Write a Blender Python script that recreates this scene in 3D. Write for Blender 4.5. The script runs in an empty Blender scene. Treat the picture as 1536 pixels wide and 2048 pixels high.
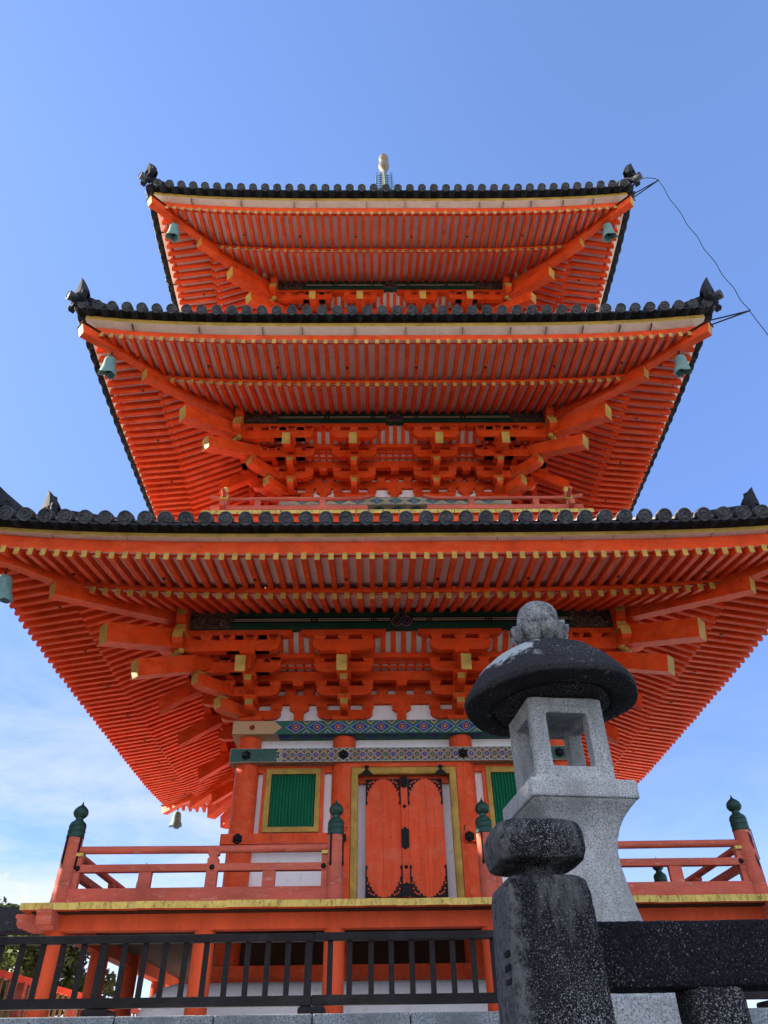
import bpy, bmesh, math, random
from math import sin, cos, pi, radians, sqrt, atan2, hypot
from mathutils import Matrix, Vector
random.seed(7)
SC = bpy.context.scene
COL = SC.collection

# ------------------------------------------------------------------ camera
cam_d = bpy.data.cameras.new("camera")
cam = bpy.data.objects.new("camera", cam_d)
COL.objects.link(cam)
SC.camera = cam
cam_d.sensor_fit = 'HORIZONTAL'
cam_d.sensor_width = 36.0
cam_d.lens = 36.0 * 1454.41 / 1536.0
cam_d.clip_start = 0.05
cam_d.clip_end = 3000
yaw, pitch, roll = 0.0164354, 0.6689292, -0.0154690
fwd = Vector((sin(yaw)*cos(pitch), cos(yaw)*cos(pitch), sin(pitch)))
rgt = Vector((cos(yaw), -sin(yaw), 0))
upv = rgt.cross(fwd)
r2 = cos(roll)*rgt + sin(roll)*upv
u2 = -sin(roll)*rgt + cos(roll)*upv
cam.matrix_world = Matrix(((r2.x, u2.x, -fwd.x, -0.471316), (r2.y, u2.y, -fwd.y, -15.375336),
                           (r2.z, u2.z, -fwd.z, -0.908932), (0, 0, 0, 1)))

# ------------------------------------------------------------------ light
SUN_EL, SUN_BACK = radians(25), radians(9)      # low sun, left of the tower and slightly behind it
sd = Vector((-cos(SUN_EL)*cos(SUN_BACK), cos(SUN_EL)*sin(SUN_BACK), sin(SUN_EL)))
w = bpy.data.worlds.new("World")
SC.world = w
w.use_nodes = True
nt = w.node_tree
for n in list(nt.nodes):
    nt.nodes.remove(n)
def wn(t, **k):
    n = nt.nodes.new(t)
    for a, b in k.items():
        setattr(n, a, b)
    return n
wo = wn('ShaderNodeOutputWorld'); bg = wn('ShaderNodeBackground')
sky = wn('ShaderNodeTexSky', sky_type='NISHITA')
sky.sun_disc = False
sky.sun_elevation = SUN_EL
sky.sun_rotation = atan2(sd.x, sd.y)
sky.air_density = 1.0; sky.dust_density = 0.3; sky.ozone_density = 2.0
bg.inputs['Strength'].default_value = 0.080
tc = wn('ShaderNodeTexCoord')
mp = wn('ShaderNodeMapping'); mp.inputs['Scale'].default_value = (2.2, 2.2, 7.0)
nz = wn('ShaderNodeTexNoise'); nz.inputs['Scale'].default_value = 2.1; nz.inputs['Detail'].default_value = 9; nz.inputs['Roughness'].default_value = .62
nz.inputs['Distortion'].default_value = .35
rp = wn('ShaderNodeValToRGB'); rp.color_ramp.elements[0].position = .33; rp.color_ramp.elements[1].position = .74
sx = wn('ShaderNodeSeparateXYZ')
mr = wn('ShaderNodeMapRange'); mr.inputs['From Min'].default_value = .50; mr.inputs['From Max'].default_value = .20
mr2 = wn('ShaderNodeMapRange'); mr2.inputs['From Min'].default_value = .25; mr2.inputs['From Max'].default_value = -.30
mr2.inputs['To Min'].default_value = .22
m1 = wn('ShaderNodeMath', operation='MULTIPLY'); m2 = wn('ShaderNodeMath', operation='MULTIPLY')
mx = wn('ShaderNodeMixRGB'); mx.inputs['Color2'].default_value = (3.0, 3.05, 3.2, 1)
L = nt.links.new
L(tc.outputs['Generated'], mp.inputs['Vector']); L(mp.outputs['Vector'], nz.inputs['Vector'])
L(nz.outputs['Fac'], rp.inputs['Fac']); L(tc.outputs['Generated'], sx.inputs[0])
L(sx.outputs['Z'], mr.inputs['Value']); L(sx.outputs['X'], mr2.inputs['Value'])
L(mr.outputs['Result'], m1.inputs[0]); L(mr2.outputs['Result'], m1.inputs[1])
L(rp.outputs['Color'], m2.inputs[0]); L(m1.outputs[0], m2.inputs[1])
# fill-light cloud added in the unseen sky behind the viewer, a clearer blue overhead
mr3 = wn('ShaderNodeMapRange'); mr3.inputs['From Min'].default_value = .05; mr3.inputs['From Max'].default_value = -.55
L(sx.outputs['Y'], mr3.inputs['Value'])
rp2 = wn('ShaderNodeValToRGB'); rp2.color_ramp.elements[0].position = .36; rp2.color_ramp.elements[1].position = .58
L(nz.outputs['Fac'], rp2.inputs['Fac'])
mr6 = wn('ShaderNodeMapRange'); mr6.inputs['From Min'].default_value = .10; mr6.inputs['From Max'].default_value = .30
L(sx.outputs['Z'], mr6.inputs['Value'])
m8 = wn('ShaderNodeMath', operation='MULTIPLY'); L(mr3.outputs['Result'], m8.inputs[0]); L(mr6.outputs['Result'], m8.inputs[1])
m3 = wn('ShaderNodeMath', operation='MULTIPLY'); L(m8.outputs[0], m3.inputs[0]); L(rp2.outputs['Color'], m3.inputs[1])
# one bank of bright cumulus low on the left
vd = wn('ShaderNodeVectorMath', operation='DOT_PRODUCT'); vd.inputs[1].default_value = (-.415, .897, .150)
vn = wn('ShaderNodeVectorMath', operation='NORMALIZE'); L(tc.outputs['Generated'], vn.inputs[0]); L(vn.outputs['Vector'], vd.inputs[0])
mr4 = wn('ShaderNodeMapRange', interpolation_type='SMOOTHSTEP'); mr4.inputs['From Min'].default_value = .9972; mr4.inputs['From Max'].default_value = 1.0
L(vd.outputs['Value'], mr4.inputs['Value'])
nz2 = wn('ShaderNodeTexNoise'); nz2.inputs['Scale'].default_value = 20; nz2.inputs['Detail'].default_value = 8; nz2.inputs['Roughness'].default_value = .6
L(tc.outputs['Generated'], nz2.inputs['Vector'])
m5 = wn('ShaderNodeMath', operation='MULTIPLY_ADD'); m5.inputs[1].default_value = 3.2; m5.inputs[2].default_value = -1.55
L(nz2.outputs['Fac'], m5.inputs[0])
m6 = wn('ShaderNodeMath', operation='ADD'); L(m5.outputs[0], m6.inputs[0]); L(mr4.outputs['Result'], m6.inputs[1])
mr5 = wn('ShaderNodeMapRange', interpolation_type='SMOOTHSTEP'); mr5.inputs['From Min'].default_value = .30; mr5.inputs['From Max'].default_value = 1.0; mr5.inputs['To Max'].default_value = .92
L(m6.outputs[0], mr5.inputs['Value'])
mr7 = wn('ShaderNodeMapRange'); mr7.inputs['From Min'].default_value = .9968; mr7.inputs['From Max'].default_value = .9980
L(vd.outputs['Value'], mr7.inputs['Value'])
m9 = wn('ShaderNodeMath', operation='MULTIPLY'); L(mr5.outputs['Result'], m9.inputs[0]); L(mr7.outputs['Result'], m9.inputs[1])
m7 = wn('ShaderNodeMath', operation='MAXIMUM'); L(m2.outputs[0], m7.inputs[0]); L(m9.outputs[0], m7.inputs[1])
m4 = wn('ShaderNodeMath', operation='MAXIMUM'); L(m7.outputs[0], m4.inputs[0]); L(m3.outputs[0], m4.inputs[1])
tint = wn('ShaderNodeMixRGB', blend_type='MULTIPLY'); tint.inputs['Fac'].default_value = 1; tint.inputs['Color2'].default_value = (.97, 1.02, 1.24, 1)
L(sky.outputs['Color'], tint.inputs['Color1'])
rt = wn('ShaderNodeValToRGB'); e = rt.color_ramp.elements           # deeper air towards the horizon
e[0].position, e[0].color = .02, (.56, .56, .60, 1); e[1].position, e[1].color = .85, (1, 1, 1, 1)
q = e.new(.30); q.color = (.52, .56, .68, 1)
q = e.new(.55); q.color = (.80, .80, .88, 1)
L(sx.outputs['Z'], rt.inputs['Fac'])
tint2 = wn('ShaderNodeMixRGB', blend_type='MULTIPLY'); tint2.inputs['Fac'].default_value = 1
rx = wn('ShaderNodeValToRGB'); ex = rx.color_ramp.elements           # the sunward side held back a little
ex[0].position, ex[0].color = .25, (.84, .82, .86, 1); ex[1].position, ex[1].color = .5, (1, 1, 1, 1)
ma = wn('ShaderNodeMath', operation='MULTIPLY_ADD'); ma.inputs[1].default_value = .5; ma.inputs[2].default_value = .5
L(sx.outputs['X'], ma.inputs[0]); L(ma.outputs[0], rx.inputs['Fac'])
tint3 = wn('ShaderNodeMixRGB', blend_type='MULTIPLY'); tint3.inputs['Fac'].default_value = 1
L(tint.outputs['Color'], tint3.inputs['Color1']); L(rx.outputs['Color'], tint3.inputs['Color2'])
L(tint3.outputs['Color'], tint2.inputs['Color1']); L(rt.outputs['Color'], tint2.inputs['Color2'])
mxc = wn('ShaderNodeMixRGB'); mxc.inputs['Color1'].default_value = (3.0, 3.05, 3.2, 1); mxc.inputs['Color2'].default_value = (6.0, 6.0, 6.1, 1)
L(mr3.outputs['Result'], mxc.inputs['Fac']); L(mxc.outputs['Color'], mx.inputs['Color2'])
L(m4.outputs[0], mx.inputs['Fac']); L(tint2.outputs['Color'], mx.inputs['Color1'])
L(mx.outputs['Color'], bg.inputs['Color']); L(bg.outputs['Background'], wo.inputs['Surface'])
ld = bpy.data.lights.new("sun", 'SUN')
ld.energy = 5.0; ld.angle = radians(.53); ld.color = (1.0, .87, .69)
sun = bpy.data.objects.new("sun", ld); COL.objects.link(sun)
sun.rotation_euler = (-sd).to_track_quat('-Z', 'Y').to_euler()
vs = SC.view_settings
vs.view_transform = 'Standard'; vs.look = 'None'; vs.exposure = 2.13; vs.gamma = 1.0; vs.use_curve_mapping = False
SC.cycles.max_bounces = 8; SC.cycles.diffuse_bounces = 5

# ------------------------------------------------------------------ materials
def newmat(name):
    m = bpy.data.materials.new(name); m.use_nodes = True
    t = m.node_tree
    return m, t, t.nodes['Principled BSDF']
def nd(t, kind, ins=None, **k):
    n = t.nodes.new(kind)
    for a, b in k.items():
        setattr(n, a, b)
    for a, b in (ins or {}).items():
        n.inputs[a].default_value = b
    return n
def ramp(t, stops):
    n = t.nodes.new('ShaderNodeValToRGB')
    e = n.color_ramp.elements
    e[0].position, e[0].color = stops[0][0], (*stops[0][1], 1)
    e[1].position, e[1].color = stops[-1][0], (*stops[-1][1], 1)
    for p, c in stops[1:-1]:
        q = e.new(p); q.color = (*c, 1)
    return n
def paint(name, c, rough=.55, var=.12, wear=None, wear_at=.62, scale=(1.5, 1.5, 1.5), bump=.15, fine=34, spec=.12, chalk=None, chalk_at=.60):
    """A painted board: broad tone changes, fine streaks, optionally worn patches of another colour."""
    m, t, b = newmat(name)
    l = t.links.new
    g = nd(t, 'ShaderNodeTexCoord')
    mp_ = nd(t, 'ShaderNodeMapping', {'Scale': scale})
    l(g.outputs['Object'], mp_.inputs['Vector'])
    n1 = nd(t, 'ShaderNodeTexNoise', {'Scale': 1.3, 'Detail': 6, 'Roughness': .65})
    n2 = nd(t, 'ShaderNodeTexNoise', {'Scale': fine, 'Detail': 4})
    l(mp_.outputs['Vector'], n1.inputs['Vector']); l(mp_.outputs['Vector'], n2.inputs['Vector'])
    lo = tuple(max(0, x*(1-var*1.6)) for x in c); hi = tuple(min(1, x*(1+var)) for x in c)
    r1 = ramp(t, [(.3, lo), (.7, hi)])
    l(n1.outputs['Fac'], r1.inputs['Fac'])
    r2_ = ramp(t, [(.3, (1-var, 1-var, 1-var)), (.65, (1, 1, 1))])
    l(n2.outputs['Fac'], r2_.inputs['Fac'])
    mu = nd(t, 'ShaderNodeMixRGB', {'Fac': 1.0}, blend_type='MULTIPLY')
    l(r1.outputs['Color'], mu.inputs['Color1']); l(r2_.outputs['Color'], mu.inputs['Color2'])
    out = mu
    if wear is not None:
        n3 = nd(t, 'ShaderNodeTexNoise', {'Scale': 5.0, 'Detail': 9, 'Roughness': .7})
        l(mp_.outputs['Vector'], n3.inputs['Vector'])
        r3 = ramp(t, [(wear_at-.06, (0, 0, 0)), (wear_at+.08, (1, 1, 1))])
        l(n3.outputs['Fac'], r3.inputs['Fac'])
        mw = nd(t, 'ShaderNodeMixRGB', {'Color2': (*wear, 1)})
        l(r3.outputs['Color'], mw.inputs['Fac']); l(mu.outputs['Color'], mw.inputs['Color1'])
        out = mw
    if chalk is not None:
        n6 = nd(t, 'ShaderNodeTexNoise', {'Scale': 2.3, 'Detail': 10, 'Roughness': .75, 'Distortion': .4})
        mp6 = nd(t, 'ShaderNodeMapping', {'Location': (3.1, 7.3, 1.7), 'Scale': (1.0, 1.0, 2.2)})
        l(g.outputs['Object'], mp6.inputs['Vector']); l(mp6.outputs['Vector'], n6.inputs['Vector'])
        r6 = ramp(t, [(chalk_at-.10, (0, 0, 0)), (chalk_at+.16, (.75, .75, .75))])
        l(n6.outputs['Fac'], r6.inputs['Fac'])
        m6_ = nd(t, 'ShaderNodeMixRGB', {'Color2': (*chalk, 1)})
        l(r6.outputs['Color'], m6_.inputs['Fac']); l(out.outputs['Color'], m6_.inputs['Color1'])
        out = m6_
    l(out.outputs['Color'], b.inputs['Base Color'])
    b.inputs['Roughness'].default_value = rough
    b.inputs['Specular IOR Level'].default_value = spec
    if bump:
        bp = nd(t, 'ShaderNodeBump', {'Strength': bump, 'Distance': .01})
        l(n2.outputs['Fac'], bp.inputs['Height']); l(bp.outputs['Normal'], b.inputs['Normal'])
    return m
def stone(name, c, speck, patch=None, patch_at=.5, spk=170, spread=.12, moss=None, moss_at=.66, mspk=55, bump=.5, pscale=3.0, streak=(1, 1, 1)):
    """Granite: grains light and dark, broad stained or lichened patches."""
    m, t, b = newmat(name)
    l = t.links.new
    g = nd(t, 'ShaderNodeTexCoord')
    n1 = nd(t, 'ShaderNodeTexNoise', {'Scale': spk, 'Detail': 3, 'Roughness': .7})
    l(g.outputs['Object'], n1.inputs['Vector'])
    r1 = ramp(t, [(.36, speck), (.48, c), (.60, tuple(min(1, x*1.35) for x in c))])
    l(n1.outputs['Fac'], r1.inputs['Fac'])
    out = r1
    mp_ = nd(t, 'ShaderNodeMapping', {'Scale': streak}); l(g.outputs['Object'], mp_.inputs['Vector'])
    if patch is not None:
        n2 = nd(t, 'ShaderNodeTexNoise', {'Scale': pscale, 'Detail': 10, 'Roughness': .72})
        l(mp_.outputs['Vector'], n2.inputs['Vector'])
        r2_ = ramp(t, [(patch_at-spread, (1, 1, 1)), (patch_at+spread, (0, 0, 0))])
        l(n2.outputs['Fac'], r2_.inputs['Fac'])
        mw = nd(t, 'ShaderNodeMixRGB', {'Color2': (*patch, 1)})
        l(r2_.outputs['Color'], mw.inputs['Fac']); l(out.outputs['Color'], mw.inputs['Color1'])
        out = mw
    if moss is not None:
        n3 = nd(t, 'ShaderNodeTexNoise', {'Scale': mspk, 'Detail': 5, 'Roughness': .6})
        n4 = nd(t, 'ShaderNodeTexNoise', {'Scale': 2.4, 'Detail': 4})
        mp2 = nd(t, 'ShaderNodeMapping', {'Location': (4.2, 1.3, 7.7)}); l(g.outputs['Object'], mp2.inputs['Vector'])
        l(mp2.outputs['Vector'], n3.inputs['Vector']); l(mp2.outputs['Vector'], n4.inputs['Vector'])
        ad = nd(t, 'ShaderNodeMath', operation='MULTIPLY_ADD'); ad.inputs[1].default_value = .45
        l(n4.outputs['Fac'], ad.inputs[0]); l(n3.outputs['Fac'], ad.inputs[2])
        r3 = ramp(t, [(moss_at+.14, (0, 0, 0)), (moss_at+.27, (1, 1, 1))])
        l(ad.outputs[0], r3.inputs['Fac'])
        mo = nd(t, 'ShaderNodeMixRGB', {'Color2': (*moss, 1)})
        l(r3.outputs['Color'], mo.inputs['Fac']); l(out.outputs['Color'], mo.inputs['Color1'])
        out = mo
    l(out.outputs['Color'], b.inputs['Base Color'])
    b.inputs['Roughness'].default_value = .88
    b.inputs['Specular IOR Level'].default_value = .08
    bp = nd(t, 'ShaderNodeBump', {'Strength': bump, 'Distance': .006})
    n5 = nd(t, 'ShaderNodeTexNoise', {'Scale': 90, 'Detail': 6, 'Roughness': .7}); l(g.outputs['Object'], n5.inputs['Vector'])
    l(n5.outputs['Fac'], bp.inputs['Height']); l(bp.outputs['Normal'], b.inputs['Normal'])
    return m
def squiggle(name, base, line, scale=7.0):
    """Curling painted figures: pale outlines on a dark ground."""
    m, t, b = newmat(name)
    l = t.links.new
    g = nd(t, 'ShaderNodeTexCoord')
    n = nd(t, 'ShaderNodeTexNoise', {'Scale': scale, 'Detail': 2.5, 'Distortion': 2.2})
    l(g.outputs['Object'], n.inputs['Vector'])
    mm = nd(t, 'ShaderNodeMath', operation='PINGPONG'); mm.inputs[1].default_value = .045
    l(n.outputs['Fac'], mm.inputs[0])
    r = ramp(t, [(.006, line), (.012, base)])
    l(mm.outputs[0], r.inputs['Fac']); l(r.outputs['Color'], b.inputs['Base Color'])
    b.inputs['Roughness'].default_value = .6
    return m
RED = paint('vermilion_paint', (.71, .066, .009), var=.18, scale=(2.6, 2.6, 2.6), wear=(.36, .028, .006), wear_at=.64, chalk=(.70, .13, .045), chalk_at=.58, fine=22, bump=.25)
RED_BODY = paint('light_lifted_vermilion', (.74, .088, .024), var=.18, scale=(2.2, 2.2, .9), wear=(.40, .045, .018), wear_at=.62, chalk=(.72, .17, .085), chalk_at=.58, fine=26, bump=.25)  # paler than RED: the lower body's brighter light is put into the colour
RED_AGED = paint('faded_red_wood', (.50, .115, .075), var=.20, wear=(.52, .25, .20), wear_at=.63, chalk=(.34, .12, .09), chalk_at=.60, scale=(1, 1.6, 4), rough=.7)
BAREWOOD = paint('bare_tan_wood', (.34, .20, .12), var=.2, rough=.8)
RED_POST = paint('weathered_red_post', (.56, .08, .028), var=.15, wear=(.20, .045, .03), wear_at=.66, scale=(3, 3, .7), rough=.65)
DOORRED = paint('door_red', (.78, .095, .032), var=.16, chalk=(.68, .17, .10), chalk_at=.60, wear=(.56, .07, .028), wear_at=.62, scale=(5, 5, .5), rough=.6)
GOLD = paint('ochre_gilt_paint', (.47, .30, .065), var=.24, rough=.6, wear=(.30, .17, .045), wear_at=.64, scale=(3, 3, 3), spec=.2)
OCHRE = paint('worn_ochre_plank_ends', (.60, .46, .13), var=.18, wear=(.17, .10, .03), wear_at=.57, scale=(5, 5, 2.0), rough=.75, bump=.5)
WHITE = paint('white_plaster', (.80, .80, .84), var=.06, rough=.85, wear=(.58, .56, .54), wear_at=.62, bump=.1, scale=(1.5, 1.5, .7))
RIBW = paint('shade_toned_plaster', (.52, .49, .47), var=.12, rough=.85)  # rib plaster greyed: the shade behind the brackets is in its colour
PINK = paint('pale_soffit_board', (.80, .66, .62), var=.08, rough=.8, wear=(.56, .45, .41), wear_at=.64)
EDGE = paint('cream_eave_board', (.72, .61, .52), var=.10, rough=.85, wear=(.46, .37, .30), wear_at=.63, scale=(2, 2, 2))
BLACK = paint('black_eave_edge', (.005, .0055, .007), var=.2, rough=.7, spec=.15)
IRON = paint('black_iron', (.008, .009, .012), var=.25, rough=.42, bump=.3, fine=60)
TILE = paint('smoked_roof_tile', (.028, .033, .042), var=.3, rough=.75, spec=.05, wear=(.07, .08, .085), wear_at=.64, bump=.4, fine=25)
TILE_TOP = paint('roof_tile_field', (.17, .175, .18), var=.3, rough=.75, bump=.4, fine=25, spec=.15)  # paler than TILE and TILE_FACE, whose colours hold the shade at the eaves
TILE_FACE = paint('tile_end_clay', (.075, .085, .10), var=.45, rough=.6, wear=(.11, .12, .115), wear_at=.60, bump=.4, fine=40, scale=(5, 5, 5), spec=.25)
TILE_LIT = paint('sunlit_roof_tile', (.16, .165, .165), var=.25, rough=.7, bump=.4, fine=25)  # paler copy of TILE with sunlight put into its colour, unused
GREEN = paint('dark_green_beam_paint', (.012, .058, .036), var=.2, rough=.5)
LATTICE = paint('green_lattice_paint', (.008, .20, .10), var=.12, rough=.5)
CREAM = paint('cream_line_paint', (.55, .48, .33), var=.05, rough=.6)
BLUE = paint('blue_pattern_paint', (.025, .075, .33), var=.22, scale=(4, 4, 4), rough=.6)
TEAL = paint('teal_pattern_paint', (.035, .14, .11), var=.12, rough=.6)
PALE = paint('pale_pattern_ground', (.36, .33, .27), var=.22, scale=(4, 4, 4), rough=.6)
MAROON = paint('maroon_pattern_paint', (.24, .035, .03), var=.22, scale=(4, 4, 4), rough=.6)
SALMON = paint('salmon_pattern_paint', (.55, .24, .17), var=.22, scale=(4, 4, 4), rough=.6)
TAN = squiggle('tan_meander_paint', (.50, .33, .17), (.24, .13, .06), 30)
SWIRL = squiggle('green_scroll_paint', (.006, .03, .03), (.05, .26, .18), 14)
DRAGON = squiggle('dragon_scroll_paint', (.005, .008, .009), (.26, .16, .10), 3.0)
DARK = paint('dark_timber', (.045, .022, .016), var=.2, rough=.8)  # dark brown timber, also used for board joints and hip capping
VERDI = paint('patinated_bronze', (.025, .065, .055), var=.22, rough=.45, wear=(.045, .11, .09), wear_at=.6)
VERDI.node_tree.nodes['Principled BSDF'].inputs['Metallic'].default_value = .35
BELLM = paint('verdigris_bell_bronze', (.16, .30, .30), var=.22, rough=.6, wear=(.09, .12, .11), wear_at=.62, scale=(6, 6, 6))
FINIALM = paint('gilt_bronze_finial', (.17, .15, .11), var=.15, rough=.4)
FENCEB = paint('charcoal_fence_paint', (.021, .019, .021), var=.30, chalk=(.05, .045, .045), chalk_at=.62, rough=.6, scale=(2, 2, 2), fine=60, bump=.3)
GRANITE = stone('grey_granite', (.40, .42, .43), (.075, .08, .09), spk=135, patch=(.20, .21, .21), patch_at=.47, spread=.16, streak=(1.6, 1.6, .6))
KERBS = stone('kerb_granite', (.23, .26, .28), (.04, .045, .05), spk=60, patch=(.13, .145, .16), patch_at=.46)
RAILST = stone('black_rail_stone', (.010, .010, .013), (.004, .004, .006), spk=150, moss=(.22, .23, .235), moss_at=.68, patch=(.07, .073, .075), patch_at=.33, spread=.08, pscale=2.2, streak=(1.6, 2.6, 2.0), mspk=230)
DARKST = stone('blackened_stone', (.013, .013, .016), (.005, .005, .007), spk=150, moss=(.26, .27, .275), moss_at=.635, patch=(.12, .125, .125), patch_at=.375, spread=.08, pscale=2.6, streak=(2.6, 2.6, .8), mspk=270)
CAPST = stone('dark_lantern_cap_stone', (.027, .027, .030), (.010, .010, .012), spk=120, moss=(.24, .26, .27), moss_at=.69, patch=(.32, .35, .36), patch_at=.36, spread=.045, pscale=2.6, mspk=90)
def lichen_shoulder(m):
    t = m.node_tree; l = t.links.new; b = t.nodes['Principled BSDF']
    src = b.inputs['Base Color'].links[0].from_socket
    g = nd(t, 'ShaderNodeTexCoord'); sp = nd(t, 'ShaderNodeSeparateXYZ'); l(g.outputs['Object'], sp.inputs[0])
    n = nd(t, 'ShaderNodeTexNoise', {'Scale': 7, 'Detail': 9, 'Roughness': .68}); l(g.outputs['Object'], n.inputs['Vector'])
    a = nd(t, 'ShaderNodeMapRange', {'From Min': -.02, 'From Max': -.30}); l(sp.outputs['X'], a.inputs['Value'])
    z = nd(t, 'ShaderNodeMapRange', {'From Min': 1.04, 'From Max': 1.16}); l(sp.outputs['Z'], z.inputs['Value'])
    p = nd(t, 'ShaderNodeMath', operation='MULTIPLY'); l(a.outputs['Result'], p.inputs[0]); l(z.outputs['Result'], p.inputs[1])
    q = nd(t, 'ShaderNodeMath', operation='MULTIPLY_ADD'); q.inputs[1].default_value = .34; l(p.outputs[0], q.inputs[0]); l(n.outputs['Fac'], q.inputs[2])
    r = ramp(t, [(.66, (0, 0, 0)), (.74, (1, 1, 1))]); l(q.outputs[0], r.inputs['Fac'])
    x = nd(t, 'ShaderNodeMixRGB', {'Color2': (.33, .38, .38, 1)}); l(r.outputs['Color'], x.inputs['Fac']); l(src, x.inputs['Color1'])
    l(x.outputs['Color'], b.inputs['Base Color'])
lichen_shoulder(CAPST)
def weathered_side(m):
    t = m.node_tree; l = t.links.new; b = t.nodes['Principled BSDF']
    src = b.inputs['Base Color'].links[0].from_socket
    g = nd(t, 'ShaderNodeTexCoord'); sp = nd(t, 'ShaderNodeSeparateXYZ'); l(g.outputs['Object'], sp.inputs[0])
    n = nd(t, 'ShaderNodeTexNoise', {'Scale': 34, 'Detail': 9, 'Roughness': .8}); l(g.outputs['Object'], n.inputs['Vector'])
    a = nd(t, 'ShaderNodeMapRange', {'From Min': -.045, 'From Max': -.105}); l(sp.outputs['X'], a.inputs['Value'])
    q = nd(t, 'ShaderNodeMath', operation='MULTIPLY_ADD'); q.inputs[1].default_value = .26; l(a.outputs['Result'], q.inputs[0]); l(n.outputs['Fac'], q.inputs[2])
    r = ramp(t, [(.64, (0, 0, 0)), (.80, (.85, .85, .85))]); l(q.outputs[0], r.inputs['Fac'])
    x = nd(t, 'ShaderNodeMixRGB', {'Color2': (.12, .125, .125, 1)}); l(r.outputs['Color'], x.inputs['Fac']); l(src, x.inputs['Color1'])
    l(x.outputs['Color'], b.inputs['Base Color'])
weathered_side(DARKST)
JEWELST = stone('mottled_granite', (.25, .265, .27), (.03, .03, .035), spk=110, patch=(.055, .058, .062), patch_at=.47, spread=.10, pscale=10)
LINTST = stone('old_gateway_stone', (.040, .043, .050), (.014, .015, .018), spk=60, patch=(.15, .17, .18), patch_at=.38, spread=.06, pscale=4)
BASEST = stone('foundation_stone', (.22, .23, .22), (.06, .06, .06), spk=60)
GRAVEL = stone('pale_gravel', (.68, .65, .60), (.52, .50, .46), spk=40)
PAVING = stone('grey_paving', (.50, .485, .455), (.36, .35, .33), spk=30)
DIMGROUND = stone('bounce_dimming_dark', (.10, .10, .10), (.05, .05, .05), spk=30)  # dark colour of the added sheet on the near ground
BARK = paint('tree_bark', (.07, .055, .04), var=.3, rough=.9, bump=.6)
def leafmat(name, a, b_):
    m, t, b = newmat(name)
    g = nd(t, 'ShaderNodeTexCoord'); n = nd(t, 'ShaderNodeTexNoise', {'Scale': 1.2, 'Detail': 4})
    t.links.new(g.outputs['Object'], n.inputs['Vector'])
    r = ramp(t, [(.35, a), (.65, b_)]); t.links.new(n.outputs['Fac'], r.inputs['Fac'])
    t.links.new(r.outputs['Color'], b.inputs['Base Color'])
    b.inputs['Roughness'].default_value = .6
    tr = nd(t, 'ShaderNodeBsdfTranslucent'); t.links.new(r.outputs['Color'], tr.inputs['Color'])
    mixs = nd(t, 'ShaderNodeMixShader', {'Fac': .35})
    t.links.new(b.outputs[0], mixs.inputs[1]); t.links.new(tr.outputs[0], mixs.inputs[2])
    t.links.new(mixs.outputs[0], t.nodes['Material Output'].inputs['Surface'])
    return m
LEAF = leafmat('evergreen_leaves', (.030, .055, .015), (.10, .13, .03))
FAR = leafmat('distant_hill_wood', (.04, .07, .05), (.07, .10, .06))

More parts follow.
